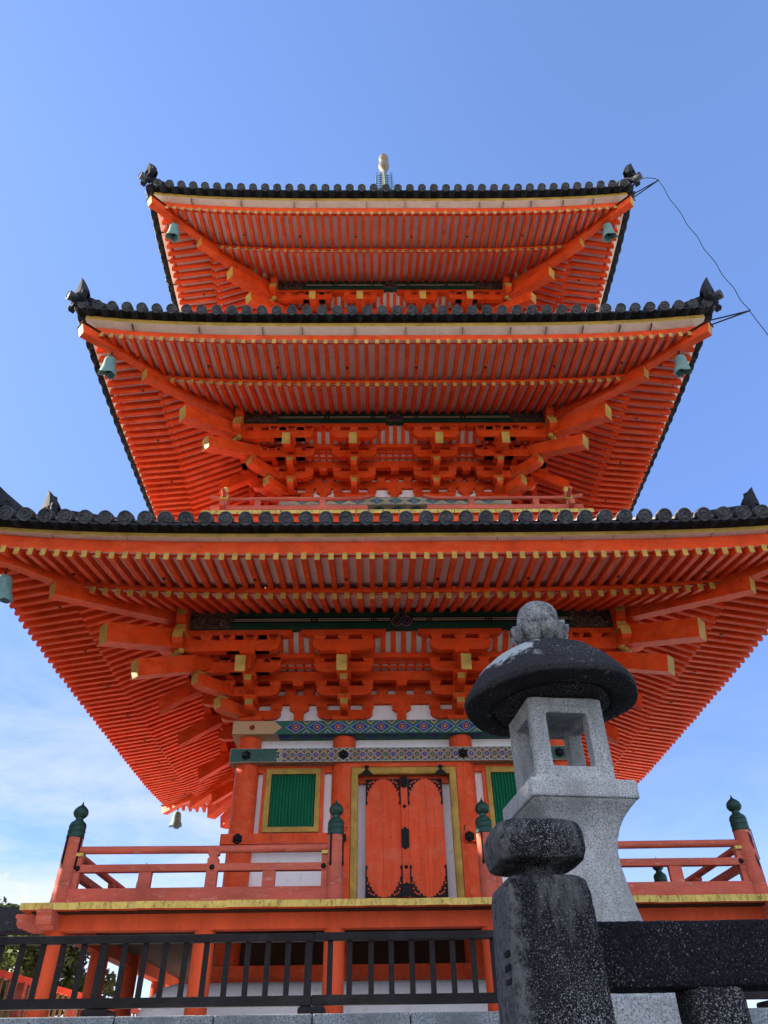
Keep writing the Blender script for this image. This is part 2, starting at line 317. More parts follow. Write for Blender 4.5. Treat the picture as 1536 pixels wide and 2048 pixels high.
# ------------------------------------------------------------------ mesh helpers
class MB:
    def __init__(s):
        s.v, s.f, s.m, s.sm = [], [], [], []
        s.mats = []
    def mi(s, m):
        if m not in s.mats:
            s.mats.append(m)
        return s.mats.index(m)
    def face(s, pts, m, smooth=False):
        b = len(s.v); s.v += [tuple(p) for p in pts]
        s.f.append(tuple(range(b, b+len(pts)))); s.m.append(s.mi(m)); s.sm.append(smooth)
    def faces(s, verts, idx, m, smooth=False):
        b = len(s.v); s.v += [tuple(p) for p in verts]; k = s.mi(m) if not isinstance(m, list) else None
        for n, f in enumerate(idx):
            s.f.append(tuple(b+i for i in f)); s.m.append(k if k is not None else s.mi(m[n])); s.sm.append(smooth)
    def box(s, x0, x1, y0, y1, z0, z1, m, ends=None):
        """ends: dict of side -> material, sides x- x+ y- y+ z- z+"""
        v = [(x, y, z) for z in (z0, z1) for y in (y0, y1) for x in (x0, x1)]
        F = [((0, 2, 3, 1), 'z-'), ((4, 5, 7, 6), 'z+'), ((0, 1, 5, 4), 'y-'), ((2, 6, 7, 3), 'y+'), ((0, 4, 6, 2), 'x-'), ((1, 3, 7, 5), 'x+')]
        s.faces(v, [f for f, _ in F], [(ends or {}).get(k, m) for _, k in F])
    def beam(s, a, b, w_, h, m, end=None, up=(0, 0, 1), start=None, vertical_end=False):
        """bar from a to b (points on the middle of its underside), width w_, height h"""
        a, b = Vector(a), Vector(b)
        d = (b-a).normalized(); side = d.cross(Vector(up)).normalized(); u = side.cross(d)
        if vertical_end:
            u = Vector((0, 0, 1))
        q = []
        for p in (a, b):
            q += [p-side*w_/2, p+side*w_/2, p+side*w_/2+u*h, p-side*w_/2+u*h]
        F = [(0, 1, 2, 3), (4, 7, 6, 5), (0, 4, 5, 1), (1, 5, 6, 2), (2, 6, 7, 3), (3, 7, 4, 0)]
        s.faces(q, F, [start or m, end or m, m, m, m, m])
    def prism(s, poly, to3, t0, t1, m, side_m=None, cap_m=None):
        """poly: 2-D points; to3(u,v,t) -> xyz; side_m: {edge index: material}"""
        n = len(poly)
        v = [to3(u, q, t0) for u, q in poly]+[to3(u, q, t1) for u, q in poly]
        idx = [tuple(range(n))[::-1], tuple(range(n, 2*n))]+[(i, (i+1) % n, n+(i+1) % n, n+i) for i in range(n)]
        ms = [cap_m or m]*2+[(side_m or {}).get(i, m) for i in range(n)]
        s.faces(v, idx, ms)
    def lathe(s, prof, n, m, c=(0, 0, 0), smooth=True, fn=None, a0=0.0):
        v = []
        for r, z in prof:
            for i in range(n):
                a = a0+2*pi*i/n
                rr, zz = (r, z) if fn is None else fn(r, z, a)
                v.append((c[0]+rr*cos(a), c[1]+rr*sin(a), c[2]+zz))
        idx = []
        for k in range(len(prof)-1):
            for i in range(n):
                j = (i+1) % n
                idx.append((k*n+i, k*n+j, (k+1)*n+j, (k+1)*n+i))
        s.faces(v, idx, m, smooth)
        b = len(s.v)-len(v)
        s.f.append(tuple(b+i for i in range(n))[::-1]); s.m.append(s.mi(m)); s.sm.append(False)
        s.f.append(tuple(b+(len(prof)-1)*n+i for i in range(n))); s.m.append(s.mi(m)); s.sm.append(False)
    def tube(s, pts, r, n, m, cap=True, smooth=True, r1=None):
        P = [Vector(p) for p in pts]; v = []
        for i, p in enumerate(P):
            d = (P[min(i+1, len(P)-1)]-P[max(i-1, 0)]).normalized()
            a = Vector((0, 0, 1)) if abs(d.z) < .9 else Vector((1, 0, 0))
            e1 = d.cross(a).normalized(); e2 = e1.cross(d)
            rr = r if r1 is None else r+(r1-r)*i/max(1, len(P)-1)
            for k in range(n):
                t = 2*pi*k/n
                v.append(p+e1*rr*cos(t)+e2*rr*sin(t))
        idx = [(i*n+k, i*n+(k+1) % n, (i+1)*n+(k+1) % n, (i+1)*n+k) for i in range(len(P)-1) for k in range(n)]
        s.faces(v, idx, m, smooth)
        if cap:
            s.face(v[:n][::-1], m); s.face(v[-n:], m)
    def disc(s, c, r, n, axis, m, a0=0.0):
        """flat n-gon facing -y (axis 'y')"""
        s.face([(c[0]+r*cos(a0+2*pi*i/n), c[1], c[2]+r*sin(a0+2*pi*i/n)) for i in range(n)], m)
    def xf(s, M, start=0):
        for i in range(start, len(s.v)):
            s.v[i] = tuple(M @ Vector(s.v[i]))
    def mesh(s, name):
        me = bpy.data.meshes.new(name)
        me.from_pydata(s.v, [], s.f)
        for m in s.mats:
            me.materials.append(m)
        me.polygons.foreach_set('material_index', s.m)
        me.polygons.foreach_set('use_smooth', s.sm)
        me.update()
        bm = bmesh.new(); bm.from_mesh(me)
        bmesh.ops.remove_doubles(bm, verts=bm.verts, dist=1e-5)
        bmesh.ops.recalc_face_normals(bm, faces=bm.faces)
        bm.to_mesh(me); bm.free()
        if any(s.sm):
            me.set_sharp_from_angle(angle=radians(38))
        return me
I4 = Matrix.Identity(4)
WM = {}
def put(name, data, parent=None, M=I4, **props):
    o = bpy.data.objects.new(name, data.mesh(name) if isinstance(data, MB) else data)
    COL.objects.link(o)
    WM[o] = M.copy()
    if parent is not None:
        o.parent = parent
        o.matrix_parent_inverse = WM[parent].inverted()
    o.matrix_basis = M
    for k, v in props.items():
        o[k] = v
    return o
def thing(name, loc, label, cat, group=None):
    o = put(name, None, None, Matrix.Translation(loc))
    o['label'] = label; o['category'] = cat
    if group:
        o['group'] = group
    return o
def RZ(k):
    return Matrix.Rotation(k*pi/2, 4, 'Z')
def T(x, y, z):
    return Matrix.Translation((x, y, z))
def bev(o, wdt=.006, seg=2):
    b = o.modifiers.new('edge', 'BEVEL'); b.width = wdt; b.segments = seg; b.limit_method = 'ANGLE'
    return o
def rocky(o, vox=.01, smooth=5, amp=.004, size=.05, amp2=0, size2=.3):
    r = o.modifiers.new('carve', 'REMESH'); r.mode = 'VOXEL'; r.voxel_size = vox; r.use_smooth_shade = True
    s_ = o.modifiers.new('soften', 'SMOOTH'); s_.factor = .5; s_.iterations = smooth
    for a, z in ((amp2, size2), (amp, size)):
        if a:
            tx = bpy.data.textures.new('grain', 'CLOUDS'); tx.noise_scale = z; tx.noise_depth = 3
            d = o.modifiers.new('pitting', 'DISPLACE'); d.texture = tx; d.strength = a; d.mid_level = .5; d.texture_coords = 'GLOBAL'
    return o

# ------------------------------------------------------------------ ground and terrain
ZG = -.36
g = MB(); g.face([(-900, -300, -2.6), (900, -300, -2.6), (900, 1500, -2.6), (-900, 1500, -2.6)], PAVING)
put('ground', g, kind='structure')
g = MB(); g.face([(-30, -36, -2.596), (30, -36, -2.596), (30, -6.9, -2.596), (-30, -6.9, -2.596)], DIMGROUND)
put('bounce_dimming_sheet', g, kind='structure')  # unseen sheet added to dim light bounced up from the near ground
g = MB(); g.box(-40, 26, -6.55, 40, -2.6, ZG, GRAVEL)
put('terrace', g, kind='structure')
g = MB()
for row, (z0, z1, off) in enumerate(((-.70, -.345, 0.), (-1.1, -.708, .45), (-1.6, -1.108, .1))):
    x = -14.0+off
    while x < 12:
        wd = random.choice((.95, 1.05, 1.2))
        g.box(x+.006, x+wd-.006, -6.85+random.uniform(-.006, .006)-.02*row, -6.50, z0, z1+random.uniform(-.003, .003), KERBS)
        x += wd
bev(put('stone_kerb', g, kind='structure'), .012, 2)

# ------------------------------------------------------------------ pagoda
PAG = thing('pagoda', (0, 0, ZG), 'vermilion three-storey pagoda with dark tiled eaves, gold-tipped rafters and a veranda', 'pagoda')

def ring_faces(fn):
    for k in range(4):
        fn(k, RZ(k) @ T(0, 0, .004 if k % 2 else 0) @ Matrix.Diagonal((.988 if k % 2 else 1, 1, 1, 1)))

# --- plinth, sill and dark underfloor
g = MB()
n = 40
def sq(h, r, z, seg=8):
    pts = []
    for cx, cy, a0 in ((1, 1, 0), (-1, 1, pi/2), (-1, -1, pi), (1, -1, 3*pi/2)):
        for i in range(seg+1):
            a = a0+pi/2*i/seg
            pts.append((cx*(h-r)+r*cos(a), cy*(h-r)+r*sin(a), z))
    return pts
rings = [sq(3.78, .3, ZG), sq(3.72, .3, -.12), sq(3.62, .3, .08), sq(3.48, .25, .20), sq(3.35, .2, .255), sq(2.8, .1, .265)]
nn = len(rings[0])
g.faces(sum(rings, []), [(k*nn+i, k*nn+(i+1) % nn, (k+1)*nn+(i+1) % nn, (k+1)*nn+i) for k in range(len(rings)-1) for i in range(nn)], WHITE, True)
put('plinth', g, PAG)
def sill(k, M):
    g = MB(); g.box(-2.95, 2.95, -2.95, -2.7, .29, .50, RED_BODY)
    put('sill_beam', g, PAG, M)
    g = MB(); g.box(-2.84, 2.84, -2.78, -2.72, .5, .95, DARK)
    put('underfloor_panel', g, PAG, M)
ring_faces(sill)

# --- veranda deck
DE = 5.0
g = MB()
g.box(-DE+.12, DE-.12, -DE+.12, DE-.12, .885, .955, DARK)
put('deck_floor', g, PAG)
def deck_side(k, M):
    g = MB(); x = -DE
    while x < DE-.05:
        wd = min(random.uniform(.26, .40), DE-x)
        j = random.uniform(-.008, .008); jz = random.uniform(-.004, .004)
        g.box(x+.001, x+wd-.001, -DE+j-.002, -DE+.30, .905+jz, .985+jz, OCHRE, {'z-': RED_POST, 'z+': RED_AGED})
        x += wd
    put('plank_edge', g, PAG, M)
    g = MB()
    g.box(-4.75, 4.75, -4.74, -4.56, .70, .90, RED_POST)
    # shaped ends of the corner beam
    for s in (-1, 1):
        prof = [(4.75, .70), (4.93, .70), (4.98, .73), (5.06, .74), (5.10, .79), (5.10, .84), (5.13, .86), (5.13, .90), (4.75, .90)]
        g.prism(prof, lambda u, v, t, s=s: (s*u, t, v), -4.745, -4.555, RED_AGED)
    put('deck_beam', g, PAG, M)
ring_faces(deck_side)
def deck_post_mesh():
    g = MB(); g.lathe([(.135, ZG), (.135, .60), (.128, .92)], 20, RED_POST)
    return g.mesh('deck_post')
def base_stone_mesh():
    g = MB(); g.lathe([(.40, ZG), (.38, -.30), (.30, -.255), (.17, -.245)], 24, BASEST)
    return g.mesh('base_stone')
dpm, bsm = deck_post_mesh(), base_stone_mesh()
PX = (-4.62, -2.69, -1.02, 1.02, 2.69)
for k in range(4):
    for x in PX:
        M = RZ(k) @ T(x, -4.62, 0)
        p = put('deck_post', dpm, PAG, M)
        put('base_stone', bsm, p, M)

# --- veranda railing
g = MB(); g.lathe([(.125, .985), (.118, 1.4), (.114, 1.86)], 20, RED_AGED); newel_me = g.mesh('newel_post')
g = MB()
giboshi = [(.117, 0), (.121, .012), (.115, .024), (.115, .085), (.120, .092), (.115, .10), (.114, .150), (.119, .158), (.112, .168), (.108, .19), (.088, .214),
           (.062, .232), (.052, .252), (.054, .268), (.082, .288), (.100, .318), (.103, .345), (.090, .385), (.060, .418), (.030, .438), (.014, .458), (.006, .488), (.001, .50)]
g.lathe([(r, z+1.84) for r, z in giboshi], 28, VERDI)
cap_me = g.mesh('post_cap')
g = MB(); g.box(-.012, .012, -.128, -.118, 1.46, 1.85, IRON); g.disc((0, -.130, 1.47), .022, 10, 'y', IRON)
g.disc((0, -.127, 1.455), .018, 10, 'y', IRON)
strap_me = g.mesh('iron_strap')
ND, NC = 4.643, 1.036
for k in range(4):
    for x in (-ND, -NC, NC):
        M = RZ(k) @ T(x, -ND, 0)
        p = put('newel_post', newel_me, PAG, M)
        put('post_cap', cap_me, p, M)
        for a in (-28, 62):
            put('iron_strap', strap_me, p, M @ Matrix.Rotation(radians(a), 4, 'Z'))
# dark brush strokes on the right-hand corner newel
def strokes(parent):
    g = MB()
    def st(pts, wds):
        for (a0, z0), (a1, z1), w0, w1 in zip(pts[:-1], pts[1:], wds[:-1], wds[1:]):
            r = .1235
            P = lambda a, z, d: (ND+r*sin(a+d)*1.0, -ND-r*cos(a+d), z)
            g.face([P(a0, z0, -w0), P(a0, z0, w0), P(a1, z1, w1), P(a1, z1, -w1)], IRON)
    st([(.28, 1.80), (.42, 1.74), (.36, 1.66), (.52, 1.60)], [.05, .16, .10, .05])
    st([(.50, 1.77), (.58, 1.72)], [.03, .07])
    st([(.34, 1.52), (.44, 1.42), (.62, 1.33)], [.04, .13, .05])
    st([(.55, 1.45), (.66, 1.38)], [.03, .06])
    put('painted_mark', g, parent)
corner = [o for o in PAG.children if o.name.startswith('newel_post')]
strokes([o for o in corner if (WM[o].translation-Vector((ND, -ND, 0))).length < .01][0])
def rail_half(k, M, s):
    g = MB()
    a, b = NC+.09, ND-.09
    X = lambda u: s*u
    def bx(x0, x1, y0, y1, z0, z1, m=RED_AGED):
        g.box(min(X(x0), X(x1)), max(X(x0), X(x1)), y0, y1, z0, z1, m)
    bx(a, b, -ND-.07, -ND+.07, 1.01, 1.20)
    base = put('base_rail', g, PAG, M); bev(base, .012)
    g = MB(); bx(a, b, -ND-.05, -ND+.05, 1.40, 1.495)
    mid = put('mid_rail', g, PAG, M); bev(mid, .008)
    for u in (a+.06, 2.69, b-.06):
        h = MB(); h.lathe([(.034, 0), (.034, .012), (.026, .02), (.010, .024)], 12, IRON)
        h.xf(T(X(u), -ND-.05, 1.447) @ Matrix.Rotation(pi/2, 4, 'X'))
        put('nail_cover', h, mid, M)
    g = MB(); g.tube([(X(a), -ND, 1.685), (X((a+b)/2), -ND, 1.678), (X(b), -ND, 1.685)], .05, 14, RED_AGED)
    put('handrail', g, PAG, M)
    for u in (1.92, 3.58):
        g = MB(); g.box(X(u)-.085, X(u)+.085, -ND-.04, -ND+.04, 1.20, 1.40, RED_AGED)
        put('strut', g, PAG, M)
    g = MB()
    prof = [(-.075, 1.2), (.075, 1.2), (.075, 1.555), (.055, 1.58), (.05, 1.595), (.075, 1.605), (.075, 1.655), (-.075, 1.655), (-.075, 1.605), (-.05, 1.595), (-.055, 1.58), (-.075, 1.555)]
    g.prism(prof, lambda u, v, t: (X(2.69)+u, t, v), -ND-.045, -ND+.045, RED_AGED)
    put('rail_post', g, PAG, M)
    for u in (a+.045, b-.045):
        g = MB(); g.box(X(u)-.045, X(u)+.045, -ND-.042, -ND+.042, 1.2, 1.60, RED_AGED)
        g.box(X(u)-.045, X(u)+.045, -ND-.07, -ND+.07, 1.60, 1.64, OCHRE)
        put('rail_post', g, PAG, M)
for k in range(4):
    for s in (-1, 1):
        rail_half(k, RZ(k) @ T(0, 0, .002 if k % 2 else 0), s)

# --- first storey body
W1 = 2.70
cols1 = (-2.70, -1.03, 1.03, 2.70)
g = MB(); g.lathe([(.205, .50), (.205, 3.2), (.20, 3.97)], 28, RED_BODY); col_me = g.mesh('column')
for k in range(4):
    for x in cols1[:3]:
        put('column', col_me, PAG, RZ(k) @ T(x, -W1, 0))
def hexnail(r=.085):
    g = MB()
    g.lathe([(r, 0), (r, .012), (r*.86, .022), (r*.80, .022), (r*.55, .02)], 6, IRON, smooth=False, a0=pi/6)
    for i in range(6):
        a = pi/6+i*pi/3
        g.lathe([(.017, .02), (.015, .034), (.004, .038)], 8, IRON, c=(.055*cos(a), .055*sin(a), 0))
    g.lathe([(.042, .02), (.042, .03), (.034, .045), (.015, .052)], 14, IRON)
    g.xf(Matrix.Rotation(pi/2, 4, 'X'))
    return g.mesh('nail_cover')
hex_me = hexnail()

def beam_lower(pal):
    """painted beam, pattern of roundels between knots; palette: ground, a, b, ring, knot, end"""
    ground, ca, cb, ring, knot, endm = pal
    g = MB()
    x0, x1, y, z0, z1 = -2.98, 2.98, -2.955, 3.47, 3.71
    g.box(x0, x1, y, y+.24, z0, z1, ground)
    zc = (z0+z1)/2
    g.box(x0+.01, x0+.80, y-.006, y, z0+.008, z1-.008, endm); g.box(x1-.80, x1-.01, y-.006, y, z0+.008, z1-.008, endm)
    # scalloped cream edge of the end panels
    for s, xe in ((1, x0+.80), (-1, x1-.80)):
        for i in range(4):
            zz = z0+.03+i*.06
            g.disc((xe+s*(.035 if i in (1, 2) else 0), y-.0075, zz), .034, 10, 'y', CREAM)
            g.disc((xe+s*(.029 if i in (1, 2) else -.006), y-.009, zz), .028, 10, 'y', endm)
    px = .134; i = 0
    x = -2.04
    while x < 2.05:
        c = ca if i % 2 == 0 else cb
        g.disc((x, y-.003, zc), .060, 16, 'y', ring); g.disc((x, y-.005, zc), .050, 8, 'y', ground, pi/8)
        g.disc((x, y-.007, zc), .040, 12, 'y', c); g.disc((x, y-.009, zc), .014, 8, 'y', ring)
        for zz in (z1-.012, z0+.012):
            g.face([(x-.035, y-.003, zz), (x+.035, y-.003, zz), (x+.02, y-.003, zz+(.025 if zz < zc else -.025)), (x-.02, y-.003, zz+(.025 if zz < zc else -.025))], c)
        xm = x+px/2
        for zz in (zc+.062, zc-.062):
            for dx, dz in ((0, .018), (0, -.018), (.018, 0), (-.018, 0)):
                g.box(xm+dx-.010, xm+dx+.010, y-.005, y-.001, zz+dz-.010, zz+dz+.010, knot)
            g.box(xm-.006, xm+.006, y-.007, y-.001, zz-.006, zz+.006, CREAM)
        for dz in (-.012, .012):
            g.box(xm-.022, xm+.022, y-.004, y-.001, zc+dz-.004, zc+dz+.004, TEAL)
        x += px; i += 1
    g.box(x0, x1, y-.004, y, z1-.010, z1-.004, CREAM); g.box(x0, x1, y-.004, y, z0+.004, z0+.010, CREAM)
    # pattern on the underside too
    x = -2.9
    while x < 2.9:
        g.box(x, x+.06, y+.03, y+.10, z0-.004, z0, ring); x += .134
    return g
def beam_upper(pal, z0=3.95, z1=4.19, y=-2.985, x1=2.98, tan=True, dx=.375):
    ground, loz, fl, line = pal
    g = MB(); x0 = -x1
    g.box(x0, x1, y, y+.56, z0, z1, ground)
    zc, h = (z0+z1)/2, (z1-z0)/2-.006
    lim = x1-.80 if tan else x1-.05
    x = -int(lim/dx)*dx
    while x < lim+.01:
        if abs(x) < lim-.10:
            g.face([(x-dx*.47, y-.003, zc), (x, y-.003, zc-h), (x+dx*.47, y-.003, zc), (x, y-.003, zc+h)], line)
            g.face([(x-dx*.44, y-.005, zc), (x, y-.005, zc-h*.92), (x+dx*.44, y-.005, zc), (x, y-.005, zc+h*.92)], loz)
            for q, rr in enumerate((.066, .055)):
                for a in range(6):
                    g.disc((x+.040*cos(a*pi/3), y-.007-.002*q, zc+.034*sin(a*pi/3)), .027-.006*q, 8, 'y', (line, fl)[q])
            g.disc((x, y-.011, zc), .022, 8, 'y', line); g.disc((x, y-.013, zc), .013, 8, 'y', fl)
        xm = x+dx/2
        if abs(xm) < lim-.05:
            for s in (-1, 1):
                g.face([(xm-.07, y-.003, zc+s*h), (xm+.07, y-.003, zc+s*h), (xm, y-.003, zc+s*h*.38)], line)
                g.face([(xm-.055, y-.005, zc+s*h), (xm+.055, y-.005, zc+s*h), (xm, y-.005, zc+s*h*.52)], fl if s > 0 else loz)
                g.face([(xm-.03, y-.007, zc+s*h), (xm+.03, y-.007, zc+s*h), (xm, y-.007, zc+s*h*.74)], ground)
        x += dx
    if tan:
        for s in (-1, 1):
            pts = [(s*x1*.999, z0+.004), (s*(x1-.72), z0+.004), (s*(x1-.80), zc-.05), (s*(x1-.86), zc), (s*(x1-.80), zc+.05), (s*(x1-.72), z1-.004), (s*x1*.999, z1-.004)]
            g.prism(pts, lambda u, v, t: (u, t, v), y-.008, y-.001, TAN)
            g.lathe([(.05, 0), (.045, .006), (.02, .008)], 14, MAROON, c=(0, 0, 0)); m0 = len(g.v)-14*3
            g.xf(T(s*(x1-.34), y-.008, zc) @ Matrix.Rotation(pi/2, 4, 'X'), m0)
            g.box(s*x1-.004, s*x1+.004, y+.002, y+.55, z0+.003, z1-.003, TAN)
            g.box(min(s*x1, s*(x1-.8)), max(s*x1, s*(x1-.8)), y+.002, y+.55, z0-.003, z0+.001, TAN)
    x = -lim+.1
    while x < lim-.1:
        g.face([(x-.15, y+.12, z0-.003), (x, y+.03, z0-.003), (x+.15, y+.12, z0-.003), (x, y+.21, z0-.003)], loz)
        g.face([(x-.04, y+.12, z0-.005), (x, y+.09, z0-.005), (x+.04, y+.12, z0-.005), (x, y+.15, z0-.005)], fl)
        x += dx
    g.box(x0, x1, y-.004, y, z1-.012, z1-.003, TEAL); g.box(x0, x1, y-.004, y, z0+.003, z0+.012, TEAL)
    return g
bl = beam_lower((PALE, BLUE, TEAL, SALMON, BLACK, SWIRL)).mesh('painted_beam')
bu = beam_upper((TEAL, BLUE, MAROON, CREAM)).mesh('painted_beam')
def body1(k, M):
    # plaster wall behind everything
    g = MB(); g.box(-2.6, 2.6, -2.66, -2.60, .95, 4.0, WHITE)
    put('plaster_wall', g, PAG, M)
    a = put('painted_beam', bl, PAG, M)
    for x in cols1:
        put('nail_cover', hex_me, a, M @ T(x, -2.957, 3.59))
    put('painted_beam', bu, PAG, M)
    for s in (-1, 1):                                    # waist and foot beams either side of the door
        g = MB(); g.box(min(s*.985, s*2.98), max(s*.985, s*2.98), -2.955, -2.72, 2.16, 2.32, RED_BODY)
        wb = put('waist_beam', g, PAG, M); bev(wb, .006)
        for x in (1.03, 2.70):
            put('nail_cover', hex_me, wb, M @ T(s*x, -2.957, 2.24))
        g = MB(); g.box(min(s*.99, s*2.98), max(s*.99, s*2.98), -2.955, -2.72, .985, 1.40, RED_BODY)
        put('foot_beam', g, PAG, M)
        # window
        xw0, xw1 = sorted((s*1.42, s*2.35)); z0, z1 = 2.385, 3.42
        g = MB()
        for (p0, p1, q0, q1) in ((xw0-.06, xw0, 2.33, 3.47), (xw1, xw1+.06, 2.33, 3.47), (xw0, xw1, z1, 3.47)):
            g.box(p0, p1, -2.75, -2.66, q0, q1, RED_BODY)
        wnd = put('window', g, PAG, M)
        g = MB(); t = .085
        def fr(x0, x1, zz0, zz1, y0, y1, t):
            return [[(x0, zz0), (x1, zz0), (x1-t, zz0+t), (x0+t, zz0+t)], [(x1, zz0), (x1, zz1), (x1-t, zz1-t), (x1-t, zz0+t)],
                    [(x1, zz1), (x0, zz1), (x0+t, zz1-t), (x1-t, zz1-t)], [(x0, zz1), (x0, zz0), (x0+t, zz0+t), (x0+t, zz1-t)]]
        for q in fr(xw0, xw1, z0, z1, 0, 0, t):
            (ax, az), (bx_, bz), (cx, cz), (dx_, dz) = q
            g.face([(ax, -2.78, az), (bx_, -2.78, bz), (cx, -2.755, cz), (dx_, -2.755, dz)], GOLD)
            g.face([(dx_, -2.755, dz), (cx, -2.755, cz), (cx, -2.68, cz), (dx_, -2.68, dz)], GOLD)
            g.face([(ax, -2.78, az), (bx_, -2.78, bz), (bx_, -2.68, bz), (ax, -2.68, az)], GOLD)
        put('frame', g, wnd, M)
        g = MB(); nb = 14; ww = (xw1-xw0-2*t)/nb
        g.box(xw0+t, xw1-t, -2.675, -2.665, z0+t, z1-t, LATTICE)
        for i in range(nb):
            xc = xw0+t+ww*(i+.5); e_ = ww*.30
            g.face([(xc-e_, -2.68, z0+t), (xc-e_*.2, -2.735, z0+t), (xc-e_*.2, -2.735, z1-t), (xc-e_, -2.68, z1-t)], LATTICE)
            g.face([(xc-e_*.2, -2.735, z0+t), (xc+e_*.2, -2.735, z0+t), (xc+e_*.2, -2.735, z1-t), (xc-e_*.2, -2.735, z1-t)], LATTICE)
            g.face([(xc+e_*.2, -2.735, z0+t), (xc+e_, -2.68, z0+t), (xc+e_, -2.68, z1-t), (xc+e_*.2, -2.735, z1-t)], LATTICE)
        put('lattice', g, wnd, M)
        g = MB(); g.box(min(s*1.2, s*2.55), max(s*1.2, s*2.55), -2.74, -2.66, 3.36, 3.47, RED_BODY)
        put('lintel', g, PAG, M)
    # door
    g = MB()
    for s in (-1, 1):
        g.box(min(s*.90, s*1.0), max(s*.90, s*1.0), -2.90, -2.7, 1.0, 3.468, RED_BODY)
    g.box(-.899, .899, -2.90, -2.7, 3.395, 3.468, RED_BODY)
    dr = put('door', g, PAG, M)
    g = MB()
    prof = [(-.065, 0), (-.055, -.045), (-.02, -.065), (.02, -.065), (.055, -.045), (.065, 0)]
    for s in (-1, 1):
        v = []
        for z in (1.0, 3.33):
            for u, d in prof:
                zz = z if z < 2 else 3.33+u*s
                v.append((s*.835+u, -2.86+d, zz))
        n_ = len(prof)
        g.faces(v, [(i, i+1, n_+i+1, n_+i) for i in range(n_-1)], GOLD, True)
    v = []
    for s in (-1, 1):
        for u, d in prof:
            v.append((s*(.835+u), -2.86+d, 3.33+u))
    n_ = len(prof)
    g.faces(v, [(i, i+1, n_+i+1, n_+i) for i in range(n_-1)], GOLD, True)
    put('door_frame', g, dr, M)
    for z0_, z1_ in ((3.165, 3.30), (.985, 1.39)):
        g = MB(); g.box(-.77, .77, -2.74, -2.68, z0_, z1_, RED_BODY)
        put('door_rail', g, dr, M)
    for s in (-1, 1):
        x0, x1 = sorted((s*.058, s*.648)); xm = s*.36
        g = MB(); g.box(x0, xm-.003, -2.785, -2.735, 1.40, 3.215, DOORRED); g.box(xm+.003, x1, -2.785, -2.735, 1.40, 3.215, DOORRED)
        g.box(xm-.003, xm+.003, -2.777, -2.735, 1.40, 3.215, DOORRED)
        g.box(x0, x1, -2.788, -2.784, 1.40, 1.47, DOORRED); g.box(x0, x1, -2.788, -2.784, 3.15, 3.215, DOORRED)
        g.disc((s*.23, -2.787, 2.28), .010, 8, 'y', IRON)
        lf = put('door_leaf', g, dr, M); bev(lf, .003)
        for (cx, sx_) in ((x0, 1), (x1, -1)):
            for (cz, sz) in ((1.40, 1), (3.215, -1)):
                Wd, Hd = (.25, .44) if sz > 0 else (.235, .40)
                pts = [(0, 0), (Wd, 0)]
                N = 15
                for i in range(1, N):
                    t_ = i/N
                    u, v_ = Wd*(1-t_)**1.55, Hd*t_**1.55
                    k_ = .011*(1 if i % 2 else -.6)
                    pts.append((max(.02, u+k_), max(.012, v_+k_)))
                pts += [(.034, Hd*.95), (.038, Hd*1.0), (.02, Hd*1.05), (0, Hd*1.06)]
                h = MB(); h.prism([(cx+sx_*u, cz+sz*v_) for u, v_ in pts], lambda u, v, t: (u, t, v), -2.800, -2.786, IRON)
                for i in range(3):
                    for (uu, vv) in ((.04+.06*i, .024), (.024, .07+.11*i)):
                        h.lathe([(.010, 0), (.008, .006), (.002, .008)], 6, IRON); m0 = len(h.v)-18
                        h.xf(T(cx+sx_*uu, -2.80, cz+sz*vv) @ Matrix.Rotation(pi/2, 4, 'X'), m0)
                # pierced scrolls show the red board
                for uu, vv in ((.068, .070), (.100, .050), (.050, .120), (.135, .036), (.036, .20)):
                    h.disc((cx+sx_*uu, -2.8025, cz+sz*vv), .014, 8, 'y', DOORRED)
                put('corner_fitting', h, lf, M)
    g = MB(); g.box(-.056, .056, -2.815, -2.74, 1.40, 3.25, DOORRED)
    st = put('meeting_stile', g, dr, M); bev(st, .004)
    for (zc, hh, ww) in ((3.16, .085, .054), (2.26, .145, .062), (1.50, .09, .054)):
        h = MB()
        pts = [(-ww, zc-hh), (-ww*.5, zc-hh), (0, zc-hh*1.25), (ww*.5, zc-hh), (ww, zc-hh), (ww, zc+hh), (ww*.5, zc+hh), (0, zc+hh*1.25), (-ww*.5, zc+hh), (-ww, zc+hh)]
        h.prism(pts, lambda u, v, t: (u, t, v), -2.826, -2.814, IRON)
        for i in range(-2, 3):
            for s in (-.6, .6):
                h.lathe([(.009, 0), (.007, .006), (.002, .008)], 6, IRON); m0 = len(h.v)-18
                h.xf(T(s*ww, -2.826, zc+i*hh*.38) @ Matrix.Rotation(pi/2, 4, 'X'), m0)
        put('lock_fitting', h, st, M)
    for zc in (2.76, 1.83):
        h = MB()
        h.lathe([(.036, 0), (.034, .006), (.02, .012), (.016, .018), (.004, .022)], 4, IRON, smooth=False); m0 = len(h.v)-20
        h.xf(T(0, -2.815, zc) @ Matrix.Rotation(pi/2, 4, 'X'), m0)
        put('lock_fitting', h, st, M)
    for s in (-1, 1):                                   # pivot covers on the upper frame
        h = MB()
        pts = [(-.115, 3.235), (-.10, 3.225), (-.05, 3.262), (0, 3.225), (.05, 3.262), (.10, 3.225), (.115, 3.235), (.075, 3.285), (.04, 3.315), (.02, 3.335), (.018, 3.355), (.038, 3.365), (.042, 3.385), (.025, 3.405), (0, 3.412),
               (-.025, 3.405), (-.042, 3.385), (-.038, 3.365), (-.018, 3.355), (-.02, 3.335), (-.04, 3.315), (-.075, 3.285)]
        h.prism([(s*.63+u, v) for u, v in pts], lambda u, v, t: (u, t, v), -2.945, -2.925, IRON)
        put('pivot_cover', h, dr, M)
        h = MB()
